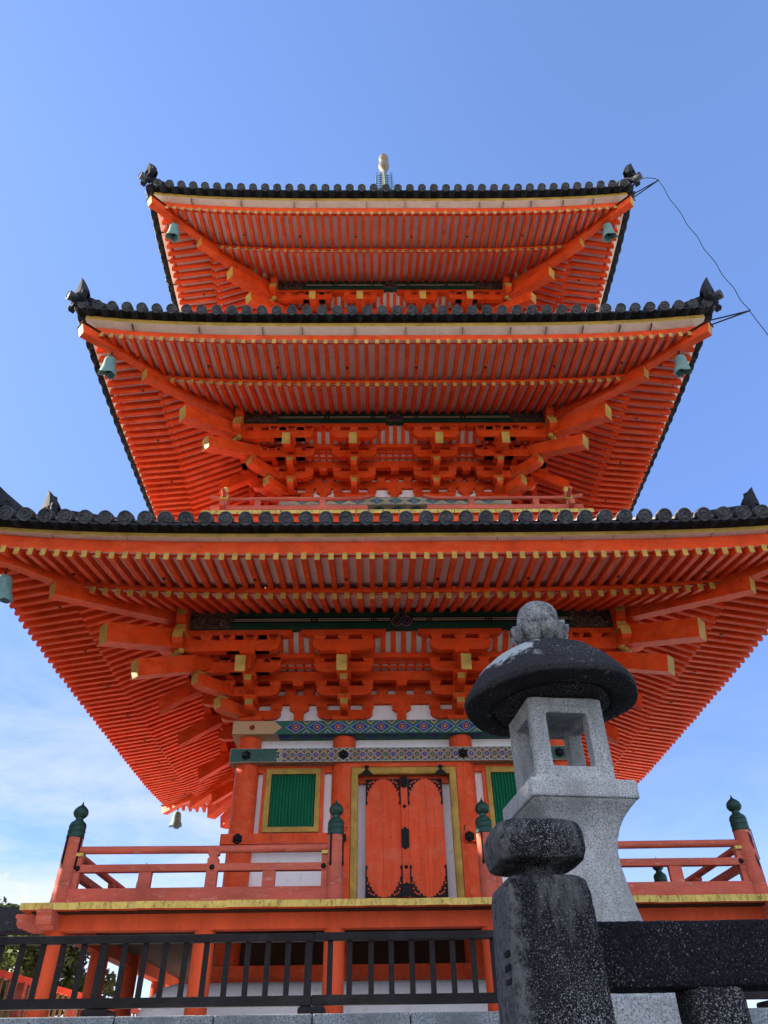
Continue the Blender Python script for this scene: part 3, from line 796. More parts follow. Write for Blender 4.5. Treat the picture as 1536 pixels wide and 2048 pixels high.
        h.box(s*.965-.004, s*.965+.004, -2.915, -2.905, 2.34, 2.42, IRON); h.box(s*.965-.004, s*.965+.022, -2.915, -2.905, 2.412, 2.42, IRON)
        put('door_hook', h, dr, M)
ring_faces(body1)

# ------------------------------------------------------------------ bracket storeys
def arm_poly(Lh, z0, z1):
    h = z1-z0; c = min(.17, Lh*.4)
    return [(-Lh, z1), (-Lh, z0+h*.55), (-Lh+c*.22, z0+h*.26), (-Lh+c*.55, z0+h*.08), (-Lh+c, z0), (Lh-c, z0), (Lh-c*.55, z0+h*.08), (Lh-c*.22, z0+h*.26), (Lh, z0+h*.55), (Lh, z1)]
def nose_poly(a, E, z0, z1):
    h = z1-z0
    return [(a, z1), (a, z0), (E-.13, z0), (E-.06, z0+h*.07), (E-.02, z0+h*.22), (E, z0+h*.42), (E, z1)]
def masu(g, x, y, z, s=.105, h=.10, m=RED):
    a = s*.72
    v = [(x+dx*q, y+dy*q, z+dz) for q, dz in ((a, 0), (s, h*.42), (s, h)) for dx, dy in ((-1, -1), (1, -1), (1, 1), (-1, 1))]
    idx = [(k*4+i, k*4+(i+1) % 4, (k+1)*4+(i+1) % 4, (k+1)*4+i) for k in range(2) for i in range(4)]+[(0, 3, 2, 1), (8, 9, 10, 11)]
    g.faces(v, idx, m)
def storey_brackets(w, cols, q, z0, z1, zg, ks):
    S = (z1-z0)/1.29
    O = [(q-w)/3*i for i in range(4)]
    Z = lambda r: z0+r*S
    Y = lambda o: -(w+o)
    al = .50*min(1, (cols[2]-cols[1])/2.06+.06)
    tk = .125
    # one column's cluster, built about x = 0
    g = MB()
    a = .15; s_ = .21
    v = [(dx*r, -w+dy*r, z) for r, z in ((a, Z(0)), (s_, Z(.06)), (s_, Z(.13))) for dx, dy in ((-1, -1), (1, -1), (1, 1), (-1, 1))]
    g.faces(v, [(k*4+i, k*4+(i+1) % 4, (k+1)*4+(i+1) % 4, (k+1)*4+i) for k in range(2) for i in range(4)]+[(0, 3, 2, 1), (8, 9, 10, 11)], RED)
    def xarm(o, zz0, zz1, Lh, blocks, bz):
        g.prism(arm_poly(Lh, Z(zz0), Z(zz1)), lambda u, v, t: (u, t, v), Y(o)-tk/2, Y(o)+tk/2, RED)
        for b in blocks:
            masu(g, b, Y(o), Z(zz1), .10, (bz-zz1)*S)
    def parm(o1, zz0, zz1):
        P = nose_poly(0, o1, Z(zz0), Z(zz1))
        g.prism(P, lambda u, v, t: (t, Y(u), v), -tk/2-.003, tk/2+.003, RED, {5: GOLD, 4: RED})
    xarm(0, .12, .29, al, (-al+.08, 0, al-.08), .39)
    parm(O[1]+.19, .115, .295); masu(g, 0, Y(O[1]), Z(.295), .12, .10*S)
    g.box(-.10, .10, Y(O[1]+.13), Y(O[1]-.05), Z(.385), Z(.40), GOLD)
    parm(O[2]+.17, .405, .585); masu(g, 0, Y(O[2]), Z(.585), .12, .09*S)
    xarm(O[1], .40, .58, al, (-al+.08, 0, al-.08), .67)
    xarm(O[2], .67, .86, al*1.04, (-al+.06, 0, al-.06), .935)
    xarm(O[3], .885, 1.10, al*1.08, (-al+.08, 0, al-.08), 1.185)
    g.prism(arm_poly(al*1.5, Z(1.185), Z(1.29)), lambda u, v, t: (u, t, v), Y(O[3])-.075, Y(O[3])+.075, RED)
    masu(g, 0, Y(O[3]), Z(.80), .13, .09*S)
    br_me = g.mesh('bracket_set')
    g = MB()
    sl = .60
    oe = (q+.56)-w
    zt = Z(.88)                                            # top of the tail under the outer arm
    zb = lambda o: zt-.27*S-sl*(o-O[3])
    g.prism([(.15, zb(.15)), (oe-.02, zb(oe)), (oe+.03, zb(oe)+.26*S), (.15, zb(.15)+.27*S)], lambda u, v, t: (t, Y(u), v), -.085, .085, RED, {1: GOLD})
    tail_me = g.mesh('tail_rafter')
    # long pieces of one side
    g = MB()
    zo = lambda s: .0
    def sidebeam(o, r0, r1, wd, ext=True):
        e = w+o+.36 if ext else w+.05
        yy = Y(o)
        if ext:
            h = Z(r1)-Z(r0)
            for sgn in (-1, 1):
                P = nose_poly(w-.05, e, Z(r0), Z(r1))
                g.prism(P, lambda u, v, t, sgn=sgn: (sgn*u, t, v), yy-wd/2, yy+wd/2, RED, {5: GOLD})
        g.box(-w, w, yy-wd/2, yy+wd/2, Z(r0)+.001, Z(r1)-.001, RED)
    sidebeam(0, .40, .58, .14); sidebeam(0, .685, .86, .14); sidebeam(0, .95, 1.12, .14, False)
    sidebeam(O[1], .68, .86, .13)
    sidebeam(O[2], .935, 1.03, .13)
    mids = [(cols[i]+cols[i+1])/2 for i in range(3)]
    for o, r0, r1 in ((0, .58, .685), (0, .86, .95), (0, .30, .40)):
        x = -w+.20
        bl_ = []
        for i in range(3):
            n_ = 5 if i != 1 else 6
            for j in range(n_):
                bl_.append(cols[i]+(cols[i+1]-cols[i])*j/n_)
        bl_.append(cols[3])
        for x in bl_ if r0 > .5 else []:
            masu(g, x, Y(o), Z(r0), .10, (r1-r0)*S)
    for i, x in enumerate(mids):                             # struts between the clusters
        P = [(x-.085, Z(0)), (x+.085, Z(0)), (x+.085, Z(.25)), (x+.17, Z(.30)), (x+.17, Z(.40)), (x-.17, Z(.40)), (x-.17, Z(.30)), (x-.085, Z(.25))]
        g.prism(P, lambda u, v, t: (u, t, v), Y(.07), Y(-.03), RED)
        masu(g, x, Y(O[1]), Z(.58), .10, .10*S)
    for sgn in (-1, 1):
        for o, r0, r1, bz in ((O[3], .885, 1.10, 1.185), (O[2], .67, .86, .935)):
            h = Z(r1)-Z(r0); xo_ = w+o+.02; xi_ = cols[3]-al*1.1
            P = [(xo_, Z(r1)), (xo_, Z(r0)), (xi_+.17, Z(r0)), (xi_+.09, Z(r0)+h*.08), (xi_+.04, Z(r0)+h*.26), (xi_, Z(r0)+h*.55), (xi_, Z(r1))]
            g.prism(P, lambda u, v, t, sgn=sgn: (sgn*u, t, v), Y(o)-.066, Y(o)+.066, RED)
            for j in range(5):
                xx = xi_+.09+(xo_-xi_-.12)*j/4
                masu(g, sgn*xx, Y(o), Z(r1), .10, (bz-r1)*S)
        g.box(*sorted((sgn*(cols[3]-al*1.5), sgn*(w+O[3]+.02))), Y(O[3])-.077, Y(O[3])+.077, Z(1.185), Z(1.288), RED)
    beams_me = g.mesh('bracket_beam')
    g = MB(); g.box(-w-.02, w+.02, Y(-.02), Y(-.06), Z(0), Z(1.6), WHITE)
    wall_me = g.mesh('plaster_infill')
    g = MB()                                                 # coffered strip and curved ribs
    x1 = w+O[2]
    g.face([(-x1, Y(O[1]), Z(.90)), (x1, Y(O[1]), Z(.90)), (x1, Y(O[2]), Z(.98)), (-x1, Y(O[2]), Z(.98))], PINK)
    x = -x1
    while x < x1:
        g.beam((x, Y(O[1]), Z(.875)), (x, Y(O[2]), Z(.955)), .045, .03, RED); x += .155
    for f in (.33, .66):
        yy = Y(O[1]+(O[2]-O[1])*f); g.box(-x1, x1, yy-.02, yy+.02, Z(.865+.08*f), Z(.90+.08*f), RED)
    g.face([(-x1, Y(0), Z(.93)), (x1, Y(0), Z(.93)), (x1, Y(O[1]), Z(.90)), (-x1, Y(O[1]), Z(.90))], PINK)
    x = -x1
    while x < x1:
        g.beam((x, Y(0), Z(.905)), (x, Y(O[1]), Z(.875)), .045, .03, RED); x += .155
    coff_me = g.mesh('coffered_ceiling')
    g = MB()
    x2 = w+O[3]
    rb = lambda t: (O[2]+.04+(O[3]-O[2]-.02)*t, 1.02+.30*t-.05*sin(pi*t))
    pts = [rb(i/5) for i in range(6)]
    for (o_a, r_a), (o_b, r_b) in zip(pts[:-1], pts[1:]):
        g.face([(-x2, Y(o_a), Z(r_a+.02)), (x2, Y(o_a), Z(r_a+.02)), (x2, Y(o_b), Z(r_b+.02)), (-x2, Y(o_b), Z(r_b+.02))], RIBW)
    x = -x2+.05
    while x < x2-.1:
        P = [(o, Z(r)-.012) for o, r in pts]+[(o, Z(r)+.04) for o, r in pts[::-1]]
        g.prism(P, lambda u, v, t: (t, Y(u), v), x-.045, x+.045, RED)
        x += .183
    rib_me = g.mesh('curved_ribs')
    # green eave beam with painted ends
    g = MB(); hb = zg-z1; yf = -q-.11
    xe = q-.02
    g.box(-xe, xe, yf, -q+.12, z1, zg, GREEN)
    zc = (z1+zg)/2
    g.box(-xe+.85, xe-.85, yf-.004, yf, zc-.055, zc+.055, BLACK)
    for dz in (-.018, .018):
        for a_, b_ in ((-xe+.85, -1.62), (-1.5, -.55), (-.45, -.2), (.2, .45), (.55, 1.5), (1.62, xe-.85)):
            if b_ > a_:
                g.box(a_, b_, yf-.007, yf-.003, zc+dz-.006, zc+dz+.006, CREAM)
    for x in (-1.56, -.5, .5, 1.56):
        for dz in (-.018, .018):
            for dx in (-.02, .02):
                g.box(x+dx-.008, x+dx+.008, yf-.007, yf-.003, zc+dz-.007, zc+dz+.007, CREAM)
    for s in (-1, 1):
        xs = [xe-.002, xe-.74, xe-.82, xe-.76, xe-.86, xe-.80, xe-.88, xe-.78, xe-.002]
        zs = [z1+.004, z1+.004, z1+.07, zc-.06, zc-.02, zc+.05, zc+.09, zg-.004, zg-.004]
        g.prism([(s*a_, b_) for a_, b_ in zip(xs, zs)], lambda u, v, t: (u, t, v), yf-.009, yf-.002, DRAGON)
    for j, (dx, dz) in enumerate(((-.085, -.045), (.085, -.045), (0, .065))):
        for r, m, e in ((.098, SALMON, .010), (.088, BLACK, .012), (.074, BLUE if j < 2 else TEAL, .014), (.064, BLACK, .016), (.045, SALMON, .018), (.038, BLACK, .020)):
            g.disc((dx, yf-e-.001*j, zc+dz), r, 18, 'y', m)
    eave_me = g.mesh('eave_beam')
    # its red ends beyond the corner
    end_me = []
    for s in (-1, 1):
        g = MB()
        for (r0, r1_, e) in ((z1+.0, zg-.01, q+.40), (Z(1.185), z1-.003, q+.30), (Z(.885), Z(1.10), q+.42)):
            P = nose_poly(q-.10, e, r0, r1_)
            g.prism(P, lambda u, v, t, s=s: (s*u, t, v), -q-.085, -q+.085, RED, {5: GOLD, 6: GOLD})
        g.box(min(s*(q+.12), s*(q+.36)), max(s*(q+.12), s*(q+.36)), -q-.10, -q+.10, Z(1.11), Z(1.18), GOLD)
        end_me.append(g.mesh('beam_end'))
    # diagonal pieces of a corner, along (-1,-1)
    def diag():
        g = MB()
        c_ = sqrt(2)
        D = lambda u, v, t: (-(u/c_)-t/c_, -(u/c_)+t/c_, v)
        for (o, r0, r1_) in ((O[1]+.17, .10, .30), (O[2]+.15, .39, .60)):
            P = nose_poly(w*c_-.1, (w+o)*c_, Z(r0), Z(r1_))
            g.prism(P, D, -.10, .10, RED, {5: GOLD, 4: GOLD})
            g.prism([(u, v) for u, v in ((((w+o)*c_-.12), Z(r1_)+.002), ((w+o)*c_+.01, Z(r1_)+.002), ((w+o)*c_+.01, Z(r1_)+.03), ((w+o)*c_-.12, Z(r1_)+.03))], D, -.11, .11, GOLD)
        bk = g
        t_ = MB()
        qe = (q+.555)*c_
        zl = lambda u: (Z(.165)+.60*(qe-u)/c_)
        t_.prism([(w*c_, zl(w*c_)), (qe-.03, zl(qe)), (qe+.03, zl(qe)+.29), (w*c_, zl(w*c_)+.30)], D, -.115, .115, RED, {1: GOLD})
        u_ = MB()
        qe2 = (q+1.02)*c_
        zu = lambda u: (Z(.545)+.39*(qe2-u)/c_)
        u_.prism([(w*c_+.4, zu(w*c_+.4)), (qe2-.03, zu(qe2)), (qe2+.03, zu(qe2)+.33), (w*c_+.4, zu(w*c_+.4)+.34)], D, -.125, .125, RED, {1: GOLD})
        # scalloped gilt saddle under the upper tail
        uu = (q+.05)*c_
        for t in (-.11, 0, .11):
            u_.lathe([(.001, 0), (.05, .012), (.062, .05), (.062, .10)], 12, GOLD); m0 = len(u_.v)-48
            u_.xf(Matrix.Translation(Vector(D(uu, zu(uu)-.10, t))), m0)
        return bk.mesh('corner_bracket'), t_.mesh('corner_tail_rafter'), u_.mesh('corner_tail_rafter')
    cb, ct, cu = diag()
    for k in range(4):
        M = RZ(k) @ T(0, 0, .0035 if k % 2 else 0)
        put('plaster_infill', wall_me, PAG, M)
        put('bracket_beam', beams_me, PAG, M)
        put('coffered_ceiling', coff_me, PAG, M)
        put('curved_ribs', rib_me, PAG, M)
        e = put('eave_beam', eave_me, PAG, M)
        [put('beam_end', em, e, M) for em in end_me]
        c = put('corner_bracket', cb, PAG, M)
        put('corner_tail_rafter', ct, c, M); put('corner_tail_rafter', cu, c, M)
        for x in cols:
            b = put('bracket_set', br_me, PAG, M @ T(x, 0, 0))
            put('tail_rafter', tail_me, b, M @ T(x, 0, 0))
storey_brackets(2.70, (-2.70, -1.03, 1.03, 2.70), 3.86, 4.19, 5.482, 5.83, None)
storey_brackets(2.37, (-2.37, -.93, .93, 2.37), 3.52, 9.60, 10.995, 11.305, None)
storey_brackets(2.10, (-2.10, -.84, .84, 2.10), 3.225, 15.16, 16.55, 16.88, None)

# upper storeys' bodies and balcony of the second storey
def upper_body(w, cols, zb, zt):
    def side(k, M):
        g = MB(); g.box(-w, w, -w+.02, -w+.06, zb, zt, WHITE)
        put('plaster_wall', g, PAG, M)
        g = MB(); g.box(-w-.2, w+.2, -w-.20, -w+.02, zb+.35, zb+.55, RED)
        put('waist_beam', g, PAG, M)
        for x in cols[:3]:
            g = MB(); g.lathe([(.17, zb), (.17, zt-.25)], 20, RED, c=(x, -w, 0))
            put('column', g, PAG, M)
    ring_faces(side)
upper_body(2.37, (-2.37, -.93, .93, 2.37), 7.4, 9.6)
upper_body(2.10, (-2.10, -.84, .84, 2.10), 13.0, 15.16)
b2u = beam_upper((PALE, TEAL, BLUE, CREAM), 9.375, 9.60, -2.63, 2.62, False, .42).mesh('painted_beam')
b2l = beam_upper((CREAM, WHITE, TEAL, BLUE), 9.03, 9.21, -2.60, 2.62, False, .16).mesh('painted_beam')
def body2(k, M):
    put('painted_beam', b2u, PAG, M); put('painted_beam', b2l, PAG, M)
    # balcony floor edge with ochre plank ends
    g = MB(); x = -3.95
    while x < 3.92:
        wd = min(random.uniform(.24, .36), 3.95-x)
        g.box(x+.006, x+wd-.006, -3.95, -3.0, 8.10+random.uniform(-.004, .004), 8.19, OCHRE, {'z-': RED, 'z+': RED_AGED}); x += wd
    put('balcony_floor', g, PAG, M)
    g = MB(); g.box(-3.85, 3.85, -3.88, -3.70, 7.85, 8.095, RED)
    put('balcony_beam', g, PAG, M)
    for s in (-1, 1):
        g = MB(); y = -3.6
        g.box(min(s*.62, s*3.86), max(s*.62, s*3.86), y-.05, y+.05, 8.44, 8.55, RED_AGED)
        rl = put('mid_rail', g, PAG, M)
        g = MB(); pts = [(.56, 8.83), (.66, 8.79), (.8, 8.765), (1.4, 8.755), (3.3, 8.755), (3.62, 8.765), (3.76, 8.79), (3.9, 8.83)]
        g.tube([(s*a_, y, b_) for a_, b_ in pts], .043, 12, RED_AGED)
        put('handrail', g, PAG, M)
        g = MB(); g.box(min(s*.7, s*3.75), max(s*.7, s*3.75), y-.06, y+.06, 8.195, 8.27, RED_AGED)
        put('base_rail', g, PAG, M)
        for x in (.78, 1.55, 2.25, 2.9):
            g = MB(); g.box(s*x-.06, s*x+.06, y-.04, y+.04, 8.27, 8.71 if x in (1.55, 2.9) else 8.44, RED_AGED)
            put('strut', g, PAG, M)
    for (x, dz) in ((-3.6, 0),):
        g = MB(); g.box(x-.06, x+.06, -3.66, -3.54, 8.19, 8.92, RED_AGED)
        g.lathe([(.045, 8.92), (.05, 9.0), (.045, 9.06), (.001, 9.075)], 14, OCHRE, c=(x, -3.6, 0))
        p = put('rail_post', g, PAG, M)
        for zz in (8.22, 8.70):
            g = MB(); g.box(x-.085, x+.085, -3.685, -3.515, zz, zz+.11, GOLD)
            put('gilt_collar', g, p, M)
ring_faces(body2)

# ------------------------------------------------------------------ roofs
N_RAFTER = [0]; N_TILE = [0]
REST = MB(); REST_TILE = MB()
def put_ring(mb, M):
    """append a copy of mb transformed by M to a list of meshes kept as one"""
    return [(M @ Vector(p)) for p in mb.v]
def add_to(dst, src, M):
    b = len(dst.v)
    dst.v += [tuple(M @ Vector(p)) for p in src.v]
    mi = [dst.mi(m) for m in src.mats]
    for f, m, s_ in zip(src.f, src.m, src.sm):
        dst.f.append(tuple(i+b for i in f)); dst.m.append(mi[m]); dst.sm.append(s_)
def roof(idx, w, q, zg, d_b, zb, R_b, d_f, zf, R_f, offs, h1, h1b, h2, h3, h4, dpk, d_in, z_in, tile_off, hipz, horn, corner_d, indiv_r, indiv_t):
    """One roof: d_* half-widths of the rafter ends, z* their undersides at the middle of a side, R_* how far the corner rises."""
    ROOF = put('roof', None, PAG, T(0, 0, zf))
    hr, wr = .102, .078
    def zbase(x, y):
        t = max(0, (abs(y)-q)/(d_b-q))
        return zg+(zb-zg)*(abs(y)-q)/(d_b-q)+R_b*(abs(x)/d_b)**4*t
    zk = lambda x: zbase(x, d_b-.10)+hr+.075
    def zfly(x, y):
        t = (abs(y)-(d_b-.12))/(d_f-d_b+.12)
        a = zk(x); b = zf+R_f*(abs(x)/d_f)**4
        return a+(b-a)*t
    # rafters of the four sides
    xs = []
    x = offs
    while x < d_f-.16:
        xs += [x] if x == 0 else [x, -x]; x += .2045
    xs.sort(key=abs)
    for k in range(4):
        M = RZ(k)
        for x in xs:
            for tier in (0, 1):
                if tier == 0:
                    dd = d_b; y0 = max(q-.5, abs(x)+.06)
                    if y0 > d_b-.15: continue
                    zfun = zbase; m_h = hr+.01; ww = wr+.006
                else:
                    dd = d_f; y0 = max(d_b-.30, abs(x)+.06)
                    if y0 > d_f-.10: continue
                    zfun = zfly; m_h = hr+.02; ww = wr
                g = MB()
                jx, jz, jd = random.uniform(-.004, .004), random.uniform(-.004, .003), random.uniform(-.008, .008)
                g.beam((x, -y0, zfun(x, y0)), (x+jx, -dd+jd, zfun(x, dd)+jz), ww, m_h, RED, end=GOLD, vertical_end=True)
                n0 = len(g.v)
                # gilt also wraps the last centimetres of the underside
                a_, b_ = zfun(x, dd-.025), zfun(x, dd)
                if (k == 0 and idx == 1 and N_RAFTER[0] < 100 and abs(x) < 5.5):
                    put('rafter', g, ROOF, M); N_RAFTER[0] += 1
                else:
                    add_to(REST, g, M)
    # iron pins: dark dots on some rafters
    pin = MB(); pin.lathe([(.028, -.012), (.028, .004)], 10, IRON); pin_me = pin.mesh('iron_pin')
    for k in (0, 1, 3):
        for j, x in enumerate(xs):
            xi = round((x-offs)/.2045)
            if xi % 7 == 2 and abs(x) < d_f-.6:
                yy = max(d_b+.35, abs(x)+.25)
                if yy > d_f-.1: continue
                put('iron_pin', pin_me, ROOF, RZ(k) @ T(x, -yy, zfly(x, yy)-.002))
    def side(k, M):
        # soffit boards above the rafters
        g = MB(); NX = 28
        def sheet(zfun, ya, yb, up, m, NY=4):
            rows = []
            for j in range(NY+1):
                y = ya+(yb-ya)*j/NY
                rows.append([(s*y, -y, zfun(s*y, y)+up) for s in [-1+2*i/NX for i in range(NX+1)]])
            n_ = NX+1
            g.faces(sum(rows, []), [(j*n_+i, j*n_+i+1, (j+1)*n_+i+1, (j+1)*n_+i) for j in range(NY) for i in range(NX)], m, True)
        sheet(zbase, q-.5, d_b-.05, hr+.004, PINK); sheet(zfly, d_b-.20, d_f-.02, hr+.012, PINK)
        put('soffit_board', g, ROOF, M)
        # swept edge boards
        def sweep(g, prof, zfun, m, NX=44):
            """prof: [(o, dz, material of the edge to the next point)] closed"""
            rows = []
            for i in range(NX+1):
                s = -1+2*i/NX
                rows.append([(s*o, -o, zfun(s)+dz) for o, dz, _ in prof])
            n_ = len(prof)
            ms = [p[2] for p in prof]
            idx, mm = [], []
            for i in range(NX):
                for j in range(n_):
                    j2 = (j+1) % n_
                    idx.append((i*n_+j, i*n_+j2, (i+1)*n_+j2, (i+1)*n_+j)); mm.append(ms[j])
            g.faces(sum(rows, []), idx, mm, True)
        ze = lambda s: zf+R_f*abs(s)**4
        zi = lambda s: zbase(s*d_b, d_b-.10)+hr
        g = MB(); sweep(g, [(d_b-.14, .012, RED), (d_b-.045, .0, RED), (d_b-.045, .085, RED), (d_b-.14, .085, RED)], zi, RED)
        put('rafter_board', g, ROOF, M)
        g = MB(); sweep(g, [(d_f-.13, hr+.02, RED), (d_f-.035, hr+.025, RED), (d_f-.005, h1-.004, RED), (d_f-.13, h1-.004, RED)], ze, RED)
        put('eave_board', g, ROOF, M)
        g = MB(); sweep(g, [(d_f-.06, h1, EDGE), (d_f+dpk, h1b, GOLD), (d_f+dpk, h2, RED), (d_f-.06, h2, RED)], ze, EDGE)
        eb = put('edge_board', g, ROOF, M)
        for s in (-.83, -.62, -.41, -.3, -.12, .04, .2, .36, .46, .6, .71, .84):
            s2 = s+random.uniform(-.02, .02)
            x = s2*(d_f+dpk)
            g = MB(); g.box(x-.0016, x+.0016, -(d_f+dpk)+.004, -d_f+.03, ze(s2)+h1-.003, ze(s2)+h1b+.012, DARK)
            put('board_joint', g, eb, M)
        de = d_f+dpk+.16
        g = MB(); sweep(g, [(d_f+dpk-.03, h2, BLACK), (de-.02, h3-.01, BLACK), (de, h3+.01, BLACK), (de, h4-.02, BLACK), (d_f-.1, h4+.02, BLACK)], ze, BLACK)
        put('eave_edge', g, ROOF, M)
        # tile bed
        zt = lambda s, d: (z_in+(ze(0)+h4-z_in)*(((d-d_in)/(de-d_in))**.80) if d > d_in else z_in)+R_f*abs(s)**4*max(0, (d-d_in)/(de-d_in))**2
        g = MB(); NY = 8; rows = []
        for j in range(NY+1):
            d = d_in+(de-d_in)*j/NY
            rows.append([(s*d, -d, zt(s, d)) for s in [-1+2*i/NX for i in range(NX+1)]])
        n_ = NX+1
        g.faces(sum(rows, []), [(j*n_+i, j*n_+i+1, (j+1)*n_+i+1, (j+1)*n_+i) for j in range(NY) for i in range(NX)], TILE_TOP, True)
        # pan tile lips between the round ends
        x = tile_off
        tx = []
        while x < de-.10:
            tx += [x] if x == 0 else [x, -x]; x += .3
        tx.sort(key=abs)
        for x in tx:
            s = x/de
            for xm in ((x+.15),) if x >= 0 else ((x+.15),):
                s2 = xm/de
                if abs(xm) > de-.12: continue
                P = [(-.11, .0), (-.06, -.045), (0, -.058), (.06, -.045), (.11, .0), (.11, .03), (.06, -.005), (0, -.018), (-.06, -.005), (-.11, .03)]
                zz = ze(s2)+h4-.035
                g.prism([(xm+u, zz+v) for u, v in P], lambda u, v, t: (u, t, v), -de-.035, -de+.15, TILE)
            pts = []
            for j in range(9):
                d = max(d_in, abs(x))+(de-max(d_in, abs(x)))*j/8
                pts.append((x, -d, zt(x/d if d else 0, d)+.02))
            if k != 2:
                g.tube(pts, .088, 8, TILE_TOP, cap=False)
        put('roof_tiles', g, ROOF, M)
        # round end tiles with a swirl
        for x in tx:
            g = MB(); r = (.111, .104, .101)[idx-1]*random.uniform(.97, 1.03)
            s = x/de
            zz = ze(s)+h4+.028
            tilt = R_f*4*abs(s)**3/de*(1 if s > 0 else -1)
            g.lathe([(r*.92, .13), (r*.98, .05), (r, 0), (r, -.022), (r*.86, -.026), (r*.82, -.014), (r*.60, -.012), (r*.57, -.016), (.003, -.018)], 20, TILE_FACE)
            for a in range(3):                                # comma swirl
                prev = None
                pts = [(r*.50*(1-i/7*.75)*cos(a*2.094+i*.36), r*.50*(1-i/7*.75)*sin(a*2.094+i*.36), -.022) for i in range(7)]
                g.tube(pts, .013, 5, TILE_FACE, r1=.006)
            for a in range(12):
                g.lathe([(.008, -.016), (.006, -.024), (.001, -.026)], 5, TILE_FACE, c=(r*.71*cos(a*pi/6), r*.71*sin(a*pi/6), 0))
            g.xf(T(x, -de-.05, zz) @ Matrix.Rotation(tilt, 4, 'Y') @ Matrix.Rotation(random.uniform(-.05, .05), 4, 'Z') @ Matrix.Rotation(-pi/2+radians(random.uniform(23, 30)), 4, 'X') @ Matrix.Rotation(random.uniform(0, 6), 4, 'Z'))
            if k == 0 and N_TILE[0] < 100 and indiv_t:
                put('eave_tile', g, ROOF, M); N_TILE[0] += 1
            else:
                add_to(REST_TILE, g, M)
    for k in range(4):
        side(k, RZ(k) @ T(0, 0, .002 if k % 2 else 0))
    # hips
    c_ = sqrt(2)
    D = lambda u, v, t: (-(u/c_)-t/c_, -(u/c_)+t/c_, v)
    d1, zz1, d2, zz2, dst, zst = hipz
    de = d_f+dpk+.16
    for k in range(4):
        M = RZ(k)
        g = MB()
        hh = .26
        P = [(dst*c_, zst), (d1*c_-.03, zz1), (d1*c_+.02, zz1+hh), (dst*c_, zst+hh)]
        g.prism(P, D, -.10, .10, RED, {1: GOLD})
        hp = put('hip_rafter', g, ROOF, M)
        g = MB()
        za = zz1+.23
        mid = (d1+.37*(d2-d1), max(za, zz2)+.004)
        low = [((d1-.35)*c_, za+.03), (d1*c_, za), (mid[0]*c_, mid[1]), (d2*c_-.04, zz2)]
        P = low+[(d2*c_+.03, zz2+.22)]+[(u, v+.24) for u, v in low[::-1][1:]]
        g.prism(P, D, -.085, .085, RED, {3: GOLD})
        # dark capping strip over its tip
        g.prism([(d2*c_-.55, zz2+.235), (d2*c_+.05, zz2+.225), (d2*c_+.05, zz2+.255), (d2*c_-.55, zz2+.265)], D, -.12, .12, DARK)
        put('hip_rafter', g, ROOF, M)
        # hip ridge, its end tile with a horn, and the corner tile
        (hd, htop, hbase) = horn
        zr = lambda d: z_in+(zf+R_f+h4-z_in)*((d-d_in)/(de-d_in))**.85
        g = MB(); pts = []
        nseg = 10
        low_, up_ = [], []
        for j in range(nseg+1):
            d = d_in+(hd-.06-d_in)*j/nseg
            low_.append((d*c_, zr(d)-.05)); up_.append((d*c_, zr(d)+.24))
        g.prism(low_+up_[::-1], D, -.09, .09, TILE)
        for lv in (.08, .16):
            g.prism([(u, v-.24+lv) for u, v in up_]+[(u, v-.215+lv) for u, v in up_[::-1]], D, -.125, .125, TILE)
        g.tube([D(u, v+.03, 0) for u, v in up_], .085, 10, TILE)
        low2 = [((hd-.06)*c_, hbase-.2), ((corner_d)*c_, zf+R_f+h4-.03)]
        g.tube([D(u, v+.09, 0) for u, v in (low2[0], ((corner_d-.05)*c_, zf+R_f+h4+.05))], .085, 10, TILE)
        if idx == 1:                                          # lower, outer ridge running on to the corner
            lo2 = [(5.98*c_, 6.20), (6.2*c_, 6.25), (6.4*c_, 6.31), (6.60*c_, 6.40)]
            g.prism(lo2+[(u, v+.10+.05*i) for i, (u, v) in list(enumerate(lo2))[::-1]], D, -.10, .10, TILE)
            g.tube([D(u, v+.12+.05*i, 0) for i, (u, v) in enumerate(lo2)], .10, 10, TILE)
            for i, (u, v) in enumerate([(6.05, 6.29), (6.20, 6.32), (6.35, 6.37), (6.50, 6.43)]):
                for t in (-.11, .11):
                    m0 = len(g.v); g.tube([(.06*cos(a), .06*sin(a), 0) for a in [j*pi/5 for j in range(11)]], .014, 5, TILE)
                    g.xf(Matrix.Translation(Vector(D(u*c_, v, t))) @ Matrix.Rotation(radians(-45), 4, 'Z') @ Matrix.Rotation(pi/2, 4, 'Y'), m0)
        rg = put('hip_ridge', g, ROOF, M)
        g = MB()
        H = htop-hbase
        prof = [(-.21, -.16), (-.25, -.08), (-.20, .0), (-.22, .07), (-.15, .12), (-.15, .18), (-.09, .22), (-.07, .32), (-.03, .42), (.03, .42), (.07, .32), (.09, .22), (.15, .18), (.15, .12), (.22, .07), (.20, .0), (.25, -.08), (.21, -.16)]
        u0 = hd*c_
        g.prism([(u*1.25, hbase+v*.9) for u, v in prof], lambda t, v, u: D(u0+u, v, t), -.05, .06, TILE)
        for (t, v, r) in ((-.15, .02, .075), (.15, .02, .075), (0, .12, .085), (-.09, .16, .055), (.09, .16, .055), (0, -.05, .08), (-.22, -.09, .065), (.22, -.09, .065)):
            m0 = len(g.v)
            g.lathe([(.001, .045), (r*.6, .035), (r, .0), (r, -.01)], 10, TILE)
            g.xf(Matrix.Translation(Vector(D(u0+.05, hbase+v, t))) @ Matrix.Rotation(radians(-45), 4, 'Z') @ Matrix.Rotation(radians(90), 4, 'X'), m0)
        # upswept horn
        hz = [(-.03, .10, .21), (-.01, .24, .19), (.01, .38, .15), (.04, .53, .105), (.07, .67, .055), (.11, .78, .008)]
        sc = H/.78
        v = []
